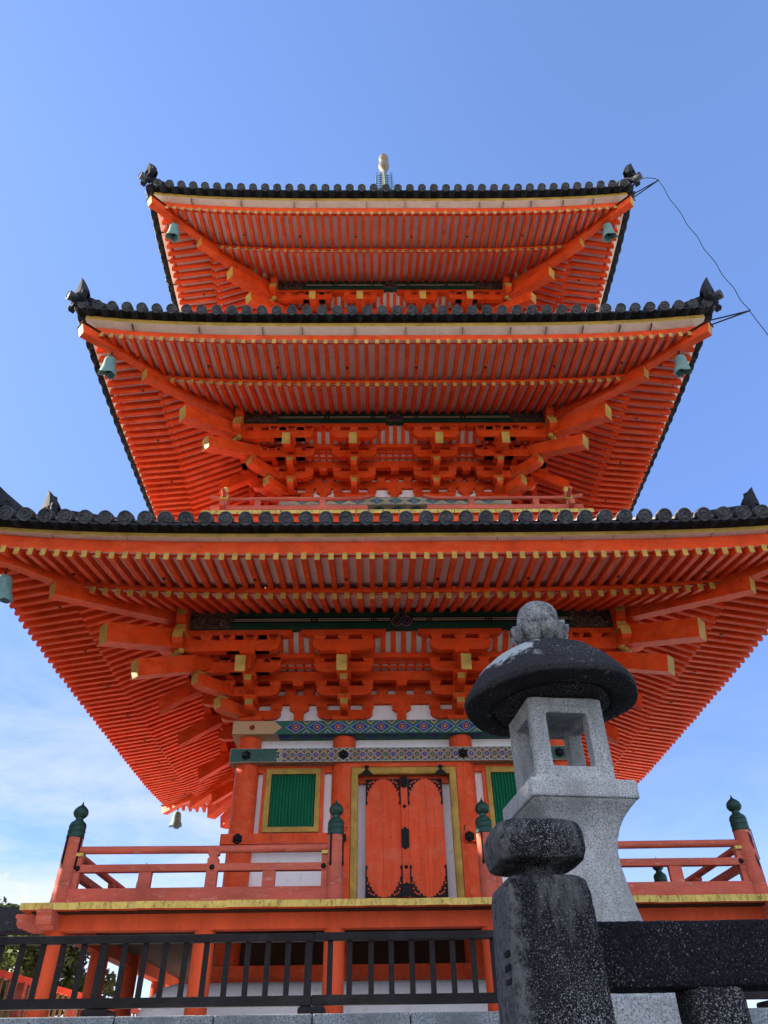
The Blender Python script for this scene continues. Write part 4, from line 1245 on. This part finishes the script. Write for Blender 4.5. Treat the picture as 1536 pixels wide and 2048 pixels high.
        for (u, zz, r) in hz:
            for a in range(8):
                an = a*pi/4
                v.append(D(u0+u+r*.7*cos(an), hbase+zz*sc, r*sin(an)*1.25))
        g.faces(v, [(i*8+a, i*8+(a+1) % 8, (i+1)*8+(a+1) % 8, (i+1)*8+a) for i in range(5) for a in range(8)], TILE, True)
        put('corner_ornament', g, rg, M)
        g = MB(); r = .10
        g.lathe([(r*.9, .12), (r, .02), (r, -.03), (r*.84, -.034), (r*.80, -.02), (r*.5, -.02), (r*.46, -.026), (.003, -.028)], 18, TILE_FACE)
        g.xf(Matrix.Translation(Vector(D(corner_d*c_+.02, zf+R_f+h4+.15, 0))) @ Matrix.Rotation(radians(-45), 4, 'Z') @ Matrix.Rotation(-pi/2+.12, 4, 'X'))
        put('corner_tile', g, rg, M)
    return ROOF
#          w    q     zg    d_b   zb     R_b  d_f   zf     R_f  offs   h1   h2   h3   h4   dpk d_in z_in tileoff
R1 = roof(1, 2.70, 3.86, 5.84, 5.40, 5.215, .20, 6.46, 5.25, .21, .10225, .33, .335, .405, .425, .50, .10, 3.5, 7.75, 0.0, (5.575, 5.20, 6.62, 5.35, 3.7, 5.65), (5.88, 7.03, 6.58), 6.86, True, True)
R2 = roof(2, 2.37, 3.52, 11.31, 5.08, 10.59, .22, 6.12, 10.69, .27, 0.0, .255, .33, .44, .47, .535, .15, 3.2, 13.1, 0.0, (5.253, 10.664, 6.275, 10.815, 3.4, 10.99), (6.44, 12.32, 11.66), 6.56, False, True)
R3 = roof(3, 2.10, 3.225, 16.89, 4.78, 16.05, .26, 5.82, 16.065, .31, .10225, .285, .34, .46, .50, .55, .15, .45, 21.5, .15, (4.955, 16.10, 6.0, 16.24, 3.1, 16.46), (6.15, 17.80, 17.30), 6.26, False, True)
if REST.v:
    o = put('rafter_rows', REST, PAG); o['kind'] = 'stuff'
    o = put('eave_tile_rows', REST_TILE, PAG); o['kind'] = 'stuff'

# ------------------------------------------------------------------ finial
F = put('finial', None, PAG, T(0, 0, 21.3))
g = MB(); g.box(-.8, .8, -.8, .8, 21.2, 21.9, VERDI); g.lathe([(.75, 21.9), (.7, 22.2), (.4, 22.5), (.6, 22.6), (.15, 22.8)], 24, VERDI)
put('dew_basin', g, F)
g = MB(); g.lathe([(.13, 22.7), (.10, 28.0), (.085, 30.3)], 14, FINIALM); put('mast', g, F)
for i in range(9):
    g = MB(); z = 23.3+i*.52; r = .72-.028*i
    pts = [(r*cos(a*pi/12), r*sin(a*pi/12), z) for a in range(25)]
    g.tube(pts, .035, 6, VERDI)
    for a in range(4):
        g.tube([(.1*cos(a*pi/2), .1*sin(a*pi/2), z), (r*cos(a*pi/2), r*sin(a*pi/2), z)], .03, 6, VERDI)
    put('finial_ring', g, F)
for a in range(4):                                           # pierced flame plates
    g = MB(); A = a*pi/2+.02
    for side_ in (1,):
        for j in range(9):
            z = 28.1+j*.175
            ln = .46-.012*j
            g.tube([(.06, 0, z), (ln*.55, 0, z-.04), (ln*.85, 0, z+.05), (ln*1.02, 0, z+.20)], .020, 5, VERDI, r1=.008)
    g.tube([(.30, 0, 28.0), (.33, 0, 28.8), (.30, 0, 29.75)], .016, 5, VERDI)
    g.tube([(.14, 0, 28.0), (.15, 0, 28.8), (.13, 0, 29.75)], .016, 5, VERDI)
    g.xf(Matrix.Rotation(A, 4, 'Z'))
    put('flame_plate', g, F)
g = MB(); g.lathe([(.06, 29.8), (.10, 29.9), (.19, 30.05), (.235, 30.22), (.22, 30.42), (.16, 30.56), (.11, 30.62), (.17, 30.70), (.215, 30.85), (.205, 31.02), (.14, 31.16), (.06, 31.25), (.025, 31.34), (.012, 31.5)], 22, FINIALM)
put('sacred_jewel', g, F)

# lightning rods' brackets at the right-hand corners
def rods(tip, hip, parent):
    g = MB()
    for off in (0.0, .07):
        g.tube([(hip[0]-.25, hip[1]+.30, hip[2]+.02+off*1.5), (hip[0], hip[1], hip[2]+.03+off*2), tip], .016, 6, IRON)
    g.tube([(tip[0]-.03, tip[1], tip[2]-.02), (tip[0]+.03, tip[1], tip[2]+.03)], .012, 6, IRON)
    put('wire_bracket', g, parent)
tip3, tip2 = (6.66, -6.30, 16.79), (7.16, -6.38, 11.36)
rods(tip3, (6.03, -6.03, 16.42), R3); rods(tip2, (6.30, -6.30, 10.98), R2)
def sag(a, b, s, n=14):
    a, b = Vector(a), Vector(b)
    return [a.lerp(b, i/n)+Vector((0, 0, -s*4*(i/n)*(1-i/n))) for i in range(n+1)]
g = MB()
g.tube([(6.25, -6.2, 17.02), (6.45, -6.25, 17.03)]+sag((6.6, -6.3, 16.93), tip3, .0, 3)[1:], .009, 5, IRON)
pts = sag(tip3, tip2, .25, 36)
g.tube([p+Vector((.02*sin(i*.9), 0, .015*sin(i*1.3))) for i, p in enumerate(pts)], .0075, 6, IRON)
pts = sag(tip2, (8.7, -5.8, 5.5), .15)
g.tube(pts, .0075, 6, IRON)
o = put('lightning_wire', g); o['label'] = 'thin dark wire sagging between the rod tips off the right-hand eave corners'; o['category'] = 'wire'

# ------------------------------------------------------------------ wind bells
def bell_meshes():
    g = MB()
    fl = lambda r, z, a: ((r*(1+.16*abs(cos(2*a))) if z < -.40 else r), (z-.05*abs(cos(2*a)) if z < -.42 else z))
    g.lathe([(.012, -.10), (.05, -.105), (.085, -.125), (.105, -.16), (.112, -.20), (.118, -.205), (.118, -.215), (.114, -.22), (.126, -.30), (.132, -.37), (.138, -.405), (.150, -.44), (.160, -.465), (.150, -.462), (.128, -.42), (.112, -.35), (.095, -.2), (.02, -.14)], 32, BELLM, fn=fl)
    b = g.mesh('bell_body')
    g = MB(); 
    g.tube([(.02*cos(t), 0, -.03+.03*sin(t)) for t in [i*pi/6 for i in range(13)]], .008, 6, IRON)
    g.tube([(0, .018*cos(t), -.075+.028*sin(t)) for t in [i*pi/6 for i in range(13)]], .008, 6, IRON)
    h = g.mesh('bell_hook')
    g = MB(); g.tube([(0, 0, -.12), (0, 0, -.40)], .007, 6, IRON); g.lathe([(.001, -.48), (.03, -.46), (.04, -.44), (.03, -.42), (.001, -.40)], 12, IRON)
    return b, h, g.mesh('clapper')
bb, bh, bc = bell_meshes()
for (x, y, z, lab, rx) in ((-5.47, -5.47, 16.37, 'small verdigris wind bell hanging under the left corner of the top roof', .10), (5.47, -5.47, 16.37, 'small verdigris wind bell hanging under the right corner of the top roof', -.10),
                       (-5.775, -5.775, 10.855, 'verdigris wind bell hanging under the left corner of the middle roof', .12), (5.775, -5.775, 10.855, 'verdigris wind bell hanging under the right corner of the middle roof', -.05),
                       (-6.094, -6.094, 5.375, 'verdigris wind bell under the lowest roof, cut by the left picture edge', .05), (-6.094, 6.094, 5.375, 'grey wind bell against the sky at the far corner of the lowest roof', 0)):
    t = thing('wind_bell', (x, y, z), lab, 'wind bell', 'wind bells at the roof corners')
    M = T(x, y, z) @ Matrix.Rotation(rx, 4, 'Y') @ Matrix.Rotation(.38 if y < 0 else 0, 4, 'X')
    put('bell_body', bb, t, M); put('bell_hook', bh, t, M); put('clapper', bc, t, M)

# ------------------------------------------------------------------ charcoal wooden fence on the kerb
FN = thing('wooden_fence', (-1.5, -6.30, ZG), 'long charcoal picket fence of square bars standing on the granite kerb', 'fence')
def fbar(name, x0, x1, z0, z1, y0, y1, m=FENCEB):
    g = MB(); g.box(x0, x1, y0, y1, z0, z1, m)
    return bev(put(name, g, FN), .005)
fx = [(-9.0, -5.55), (-5.545, -1.155), (-1.15, 3.3), (3.305, 7.7)]
for i, (a, b) in enumerate(fx):
    fbar('top_rail', a, b, .335+.003*i, .412+.003*i, -6.345, -6.255)
    fbar('bottom_rail', a, b, -.245+.002*i, -.155+.002*i, -6.345, -6.255)
g = MB(); g.box(-.029, .029, -.016, .016, -.155, .338, FENCEB); pk = g.mesh('picket')
g = MB(); g.box(-.038, .038, -.028, .028, -.155, .338, FENCEB); fpst = g.mesh('fence_post')
g = MB(); g.box(-.14, .14, -.10, .25, ZG, -.25, FENCEB); fft = g.mesh('fence_foot')
x = -8.93
posts = (-5.60, -3.35, -1.20, 1.25, 3.35, 5.6)
n = 0
xs = [-1.20+i*.2205 for i in range(-34, 41)]
for i, x in enumerate(xs):
    j = i-34
    isp = j in (-22, -10, 0, 11, 22, 33)
    p = put('fence_post' if isp else 'picket', fpst if isp else pk, FN, T(x+random.uniform(-.006, .006), -6.30, 0))
    bev(p, .004)
    if isp:
        bev(put('fence_foot', fft, p, T(x+.05, -6.30, 0)), .03)

# ------------------------------------------------------------------ stone lantern
LX, LY, LA = .6265, -11.071, radians(7.0)
LG = thing('stone_lantern', (LX, LY, -2.6), 'grey granite lantern with a black round cap and lotus jewel, behind the stone post', 'lantern')
LM = T(LX, LY, 0) @ Matrix.Rotation(LA, 4, 'Z')
def lput(name, g, parent=LG, vox=.008, sm=3, amp=.004, size=.02, **k):
    return rocky(put(name, g, parent, LM), vox, sm, amp, size, **k)
def loft(g, rings, m, nper):
    n_ = len(rings[0])
    g.faces(sum(rings, []), [(k*n_+i, k*n_+(i+1) % n_, (k+1)*n_+(i+1) % n_, (k+1)*n_+i) for k in range(len(rings)-1) for i in range(n_)]+[tuple(range(n_))[::-1], tuple((len(rings)-1)*n_+i for i in range(n_))], m)
g = MB()
sh = [(.30, -.62), (.255, -.45), (.215, -.25), (.190, -.10), (.178, .0), (.178, .06), (.186, .12), (.205, .18), (.235, .235), (.27, .275), (.295, .300)]
loft(g, [sq(h, .025, z, 3) for h, z in sh], GRANITE, 0)
lput('shaft', g, vox=.010, sm=2)
g = MB(); loft(g, [sq(.303, .012, z, 2) for z in (.301, .40)], GRANITE, 0)
lput('platform', g, vox=.008, sm=1)
g = MB()
# firebox with four rounded windows
hw, t = .212, .075
for sx in (-1, 1):
    for sy in (-1, 1):
        g.box(*(sorted((sx*hw, sx*(hw-.088)))), *(sorted((sy*hw, sy*(hw-.088)))), .395, .90, GRANITE)
for sx in (-1, 1):
    for (z0, z1) in ((.395, .500), (.812, .90)):
        g.box(*(sorted((sx*hw, sx*(hw-.07)))), -hw, hw, z0, z1, GRANITE)
        g.box(-hw, hw, *(sorted((sx*hw, sx*(hw-.07)))), z0, z1, GRANITE)
# raised border round each window
for k in range(4):
    m0 = len(g.v)
    for (x0, x1, z0, z1) in ((-.212, -.158, .40, .90), (.158, .212, .40, .90), (-.212, .212, .40, .455), (-.212, .212, .855, .90)):
        g.box(x0, x1, -hw-.014, -hw+.02, z0, z1, GRANITE)
    g.xf(Matrix.Rotation(k*pi/2, 4, 'Z'), m0)
g.box(-hw+.02, hw-.02, -hw+.02, hw-.02, .36, .45, GRANITE)
g.box(-hw+.02, hw-.02, -hw+.02, hw-.02, .85, .92, GRANITE)
lput('firebox', g, vox=.007, sm=9)
g = MB()
CX, CY = .035, 0.0
hexr = lambda r, z, a: (r*(1+.018*cos(6*a)) if r > .3 else r, z)
cp = [(.02, .92), (.22, .91), (.30, .915), (.345, .925), (.352, .948), (.372, .944), (.375, .928), (.44, .926), (.508, .938), (.524, .944), (.528, .978), (.515, 1.000), (.478, 1.062), (.41, 1.152), (.32, 1.238), (.22, 1.300), (.15, 1.326), (.12, 1.340), (.03, 1.345)]
g.lathe(cp, 72, CAPST, fn=hexr)
g.xf(T(0, 0, .93) @ Matrix.Rotation(radians(-2.2), 4, 'Y') @ Matrix.Diagonal((1.02, 1.02, 1, 1)) @ T(0, 0, -.93))
cap_o = lput('cap', g, vox=.008, sm=1, amp=.006, size=.04, amp2=.008, size2=.25)
g = MB()
g.lathe([(.11, 1.33), (.105, 1.37), (.112, 1.385), (.135, 1.41), (.145, 1.45), (.140, 1.50), (.135, 1.52), (.146, 1.55), (.151, 1.58), (.147, 1.615), (.130, 1.65), (.10, 1.675), (.06, 1.688), (.025, 1.697), (.003, 1.705)], 48, JEWELST)
def petal(a0, z0, H, r0, w0, curl):
    NU, NV = 8, 9; v = []
    for layer in (0, 1):
        for j in range(NV+1):
            q = j/NV
            wv = w0*(sin(pi*min(1, .18+.62*q)))**.8*(1 if q < .72 else sqrt(max(0, 1-((q-.72)/.28)**2))+.02)
            rr = r0+.052*sin(min(1, q*1.25)*pi/2)+curl*q**3
            for i in range(NU+1):
                u = -1+2*i/NU
                a = a0+u*wv
                r = rr+.026*(1-u*u)-(.012 if layer else 0)+.006*q*q
                v.append((r*cos(a), r*sin(a), z0+H*q))
    n_ = NU+1; o = (NV+1)*n_
    idx = []
    for j in range(NV):
        for i in range(NU):
            p = j*n_+i
            idx += [(p, p+1, p+n_+1, p+n_), (o+p, o+p+n_, o+p+n_+1, o+p+1)]
        idx += [(j*n_, j*n_+n_, o+j*n_+n_, o+j*n_), (j*n_+NU, o+j*n_+NU, o+j*n_+NU+n_, j*n_+NU+n_)]
    idx += [tuple([NV*n_+i, NV*n_+i+1, o+NV*n_+i+1, o+NV*n_+i]) for i in range(NU)]
    g.faces(v, idx, JEWELST, True)
for i in range(8):
    petal((i+.5)*pi/4, 1.388, .165, .108, .40, .004)
for i in range(8):
    petal(i*pi/4+.1, 1.370, .115, .128, .38, .020)
for i, p in enumerate(g.v):
    g.v[i] = (p[0]*.90, p[1]*.90, p[2]-.022)
put('jewel', g, LG, LM)
g = MB(); loft(g, [sq(h, .03, z, 3) for h, z in ((.50, -2.6), (.50, -.95), (.42, -.80), (.42, -.60))], GRANITE, 0)
lput('pedestal', g, vox=.02, sm=2)

# ------------------------------------------------------------------ stone fence in front
PXc, PYc, PA = -.028, -13.17, radians(4)
SF = thing('stone_fence', (PXc, PYc, -2.6), 'blackened stone fence with a bun-capped post and a thick rail, closest to the viewer', 'fence')
PM = T(PXc, PYc, 0) @ Matrix.Rotation(PA, 4, 'Z')
g = MB(); loft(g, [sq(h, .022, z, 4) for h, z in ((.127, -2.6), (.122, -.9), (.115, -.515), (.109, -.483), (.09, -.470), (.06, -.466))], DARKST, 0)
rocky(put('post', g, SF, PM), .006, 1, .003, .010, amp2=.004, size2=.09)
g = MB(); loft(g, [sq(h, r, z, 6) for h, r, z in ((0.066, .045, -.50), (.066, .045, -.452), (.078, .05, -.444), (.116, .05, -.432), (.124, .05, -.405), (.124, .05, -.362), (.116, .05, -.338), (.094, .05, -.327), (.03, .02, -.325))], DARKST, 0)
rocky(put('post_cap', g, SF, PM), .005, 2, .003, .010, amp2=.004, size2=.07)
g = MB()
for z, l_ in ((-.655, .05), (-.685, .06), (-.715, .055)):       # cut marks on the post's left face
    g.box(-.1215, -.118, -.09, -.09+l_, z, z+.012, BLACK)
put('chisel_mark', g, SF, PM)
g = MB(); g.box(.08, 3.2, -.055, .075, -.722, -.570, RAILST)
rocky(put('rail', g, SF, T(PXc, PYc+.03, 0)), .008, 1, .003, .012, amp2=.004, size2=.12)
g = MB(); loft(g, [sq(h, .02, z, 2) for h, z in ((.075, -2.6), (.072, -.715))], DARKST, 0)
for x in (.42, 1.0, 1.6, 2.2, 2.8):
    rocky(put('baluster', g.mesh('baluster'), SF, T(PXc+x, PYc+.05, 0)), .012, 2, .004, .02)

# ------------------------------------------------------------------ stone lintel at the left edge
SL = thing('stone_gateway', (-7.4, -2.6, ZG), 'weathered dark stone beam jutting in at the left edge beside the veranda corner', 'stone beam')
g = MB(); g.box(-9.6, -5.66, -2.85, -2.45, 1.0, 1.33, LINTST)
rocky(put('lintel', g, SL), .02, 3, .012, .06)
for x in (-9.0, -7.2):
    g = MB(); loft(g, [[(x+a, -2.65+b, z) for a, b, _ in sq(h, .05, 0, 3)] for h, z in ((.17, ZG), (.155, 1.02))], LINTST, 0)
    rocky(put('gate_post', g, SL), .02, 2, .01, .06)

# ------------------------------------------------------------------ red railing beyond the tower
RF = thing('red_railing', (-6.55, 1.0, ZG), 'low red railing with slim tan pickets receding past the tower at lower left', 'railing')
g = MB(); g.beam((-6.9, -5.2, .60), (-6.35, 12, .60), .10, .10, RED); put('top_rail', g, RF)
g = MB(); g.beam((-6.9, -5.2, -.20), (-6.35, 12, -.20), .08, .08, RED_AGED); put('bottom_rail', g, RF)
g = MB(); g.box(-.022, .022, -.022, .022, -.14, .60, BAREWOOD); rp = g.mesh('picket')
g = MB(); g.box(-.06, .06, -.06, .06, ZG, .62, RED_AGED); rpp = g.mesh('fence_post')
for i in range(62):
    f = (i+.5)/62
    y = -5.2+17.2*f; x = -6.9+.55*f
    put('fence_post' if i % 9 == 0 else 'picket', rpp if i % 9 == 0 else rp, RF, T(x, y, 0))

# ------------------------------------------------------------------ trees
def tree(name, x, y, h, r, n, label, zb=ZG, seed=1, leaf=.11, crown0=.22, squash=.85, group=None):
    rnd = random.Random(seed)
    t = thing(name, (x, y, zb), label, 'tree', group)
    g = MB(); limbs = []
    top = Vector((x+rnd.uniform(-.3, .3), y+rnd.uniform(-.3, .3), zb+h*.8))
    base = Vector((x, y, zb))
    tr = [base, base.lerp(top, .35)+Vector((rnd.uniform(-.15, .15), rnd.uniform(-.15, .15), 0)), base.lerp(top, .7), top]
    g.tube(tr, h*.030, 10, BARK, r1=h*.006)
    clumps = []
    for i in range(26):
        f = crown0+(1-crown0)*rnd.random()
        a = rnd.uniform(0, 2*pi); rad = r*(.35+.65*rnd.random())*(1.15-.75*max(0, f-.45)/.55)
        p0 = base.lerp(top, min(.95, f*.85)); p1 = Vector((x+rad*cos(a), y+rad*sin(a), zb+h*(f*.95+.05)))
        g.tube([p0, p0.lerp(p1, .5)+Vector((0, 0, -.08)), p1], h*.008, 6, BARK, r1=.01)
        clumps.append((p1, r*rnd.uniform(.22, .40)))
    put('trunk', g, t)
    g = MB()
    for i in range(n):
        c, cr = clumps[i % len(clumps)]
        while True:
            p = Vector((rnd.uniform(-1, 1), rnd.uniform(-1, 1), rnd.uniform(-1, 1)))
            if .25 < p.length < 1: break
        p = c+Vector((p.x*cr, p.y*cr, p.z*cr*squash))
        d = Vector((rnd.gauss(0, 1), rnd.gauss(0, 1), rnd.gauss(0, .6))).normalized()
        e = d.cross(Vector((rnd.gauss(0, 1), rnd.gauss(0, 1), rnd.gauss(0, 1)))).normalized()
        L_ = leaf*rnd.uniform(.7, 1.4)
        g.face([p-d*L_, p+e*L_*.42, p+d*L_, p-e*L_*.42], LEAF)
    put('crown', g, t)
    return t
tree('evergreen_tree', -9.6, 6.0, 3.0, 1.9, 7000, 'dark leafy tree under the stone beam at the left edge', seed=3, leaf=.12)
tree('evergreen_tree', -6.4, 12.5, 2.4, 1.8, 5000, 'leafy tree seen between the deck posts and the red railing', seed=5, leaf=.11)
tree('evergreen_tree', -12.6, 9.5, 3.6, 2.2, 6000, 'taller sunlit tree behind the other trees at the left edge', seed=9, leaf=.13)
for i, (x, y, h, r) in enumerate(((-14.6, -2.9, 9.0, 2.8), (-15.2, -.2, 9.3, 2.6), (-14.4, -5.8, 9.2, 2.8), (-15.0, -8.6, 9.4, 3.0), (-14.2, -11.4, 9.2, 2.8), (-13.6, -14.4, 9.2, 2.8))):
    tree('shade_tree', x, y, h, r, 11000, 'tall leafy shade tree in the row left of the tower', seed=20+i, leaf=.25, crown0=.06, group='shade trees left of the tower')
g = MB(); rnd = random.Random(4)
NXh = 90
ridge = [(-160+320*i/NXh, 3.0+4.0*sin(i*.13+1)+2.2*sin(i*.37)+rnd.uniform(-.5, .5)) for i in range(NXh+1)]
v = [(x, 140+10*sin(i*.3), -2.6) for i, (x, z) in enumerate(ridge)]+[(x, 165+10*sin(i*.3), z) for i, (x, z) in enumerate(ridge)]
n_ = NXh+1
g.faces(v, [(i, i+1, n_+i+1, n_+i) for i in range(NXh)], FAR, True)
put('hills', g, kind='structure')
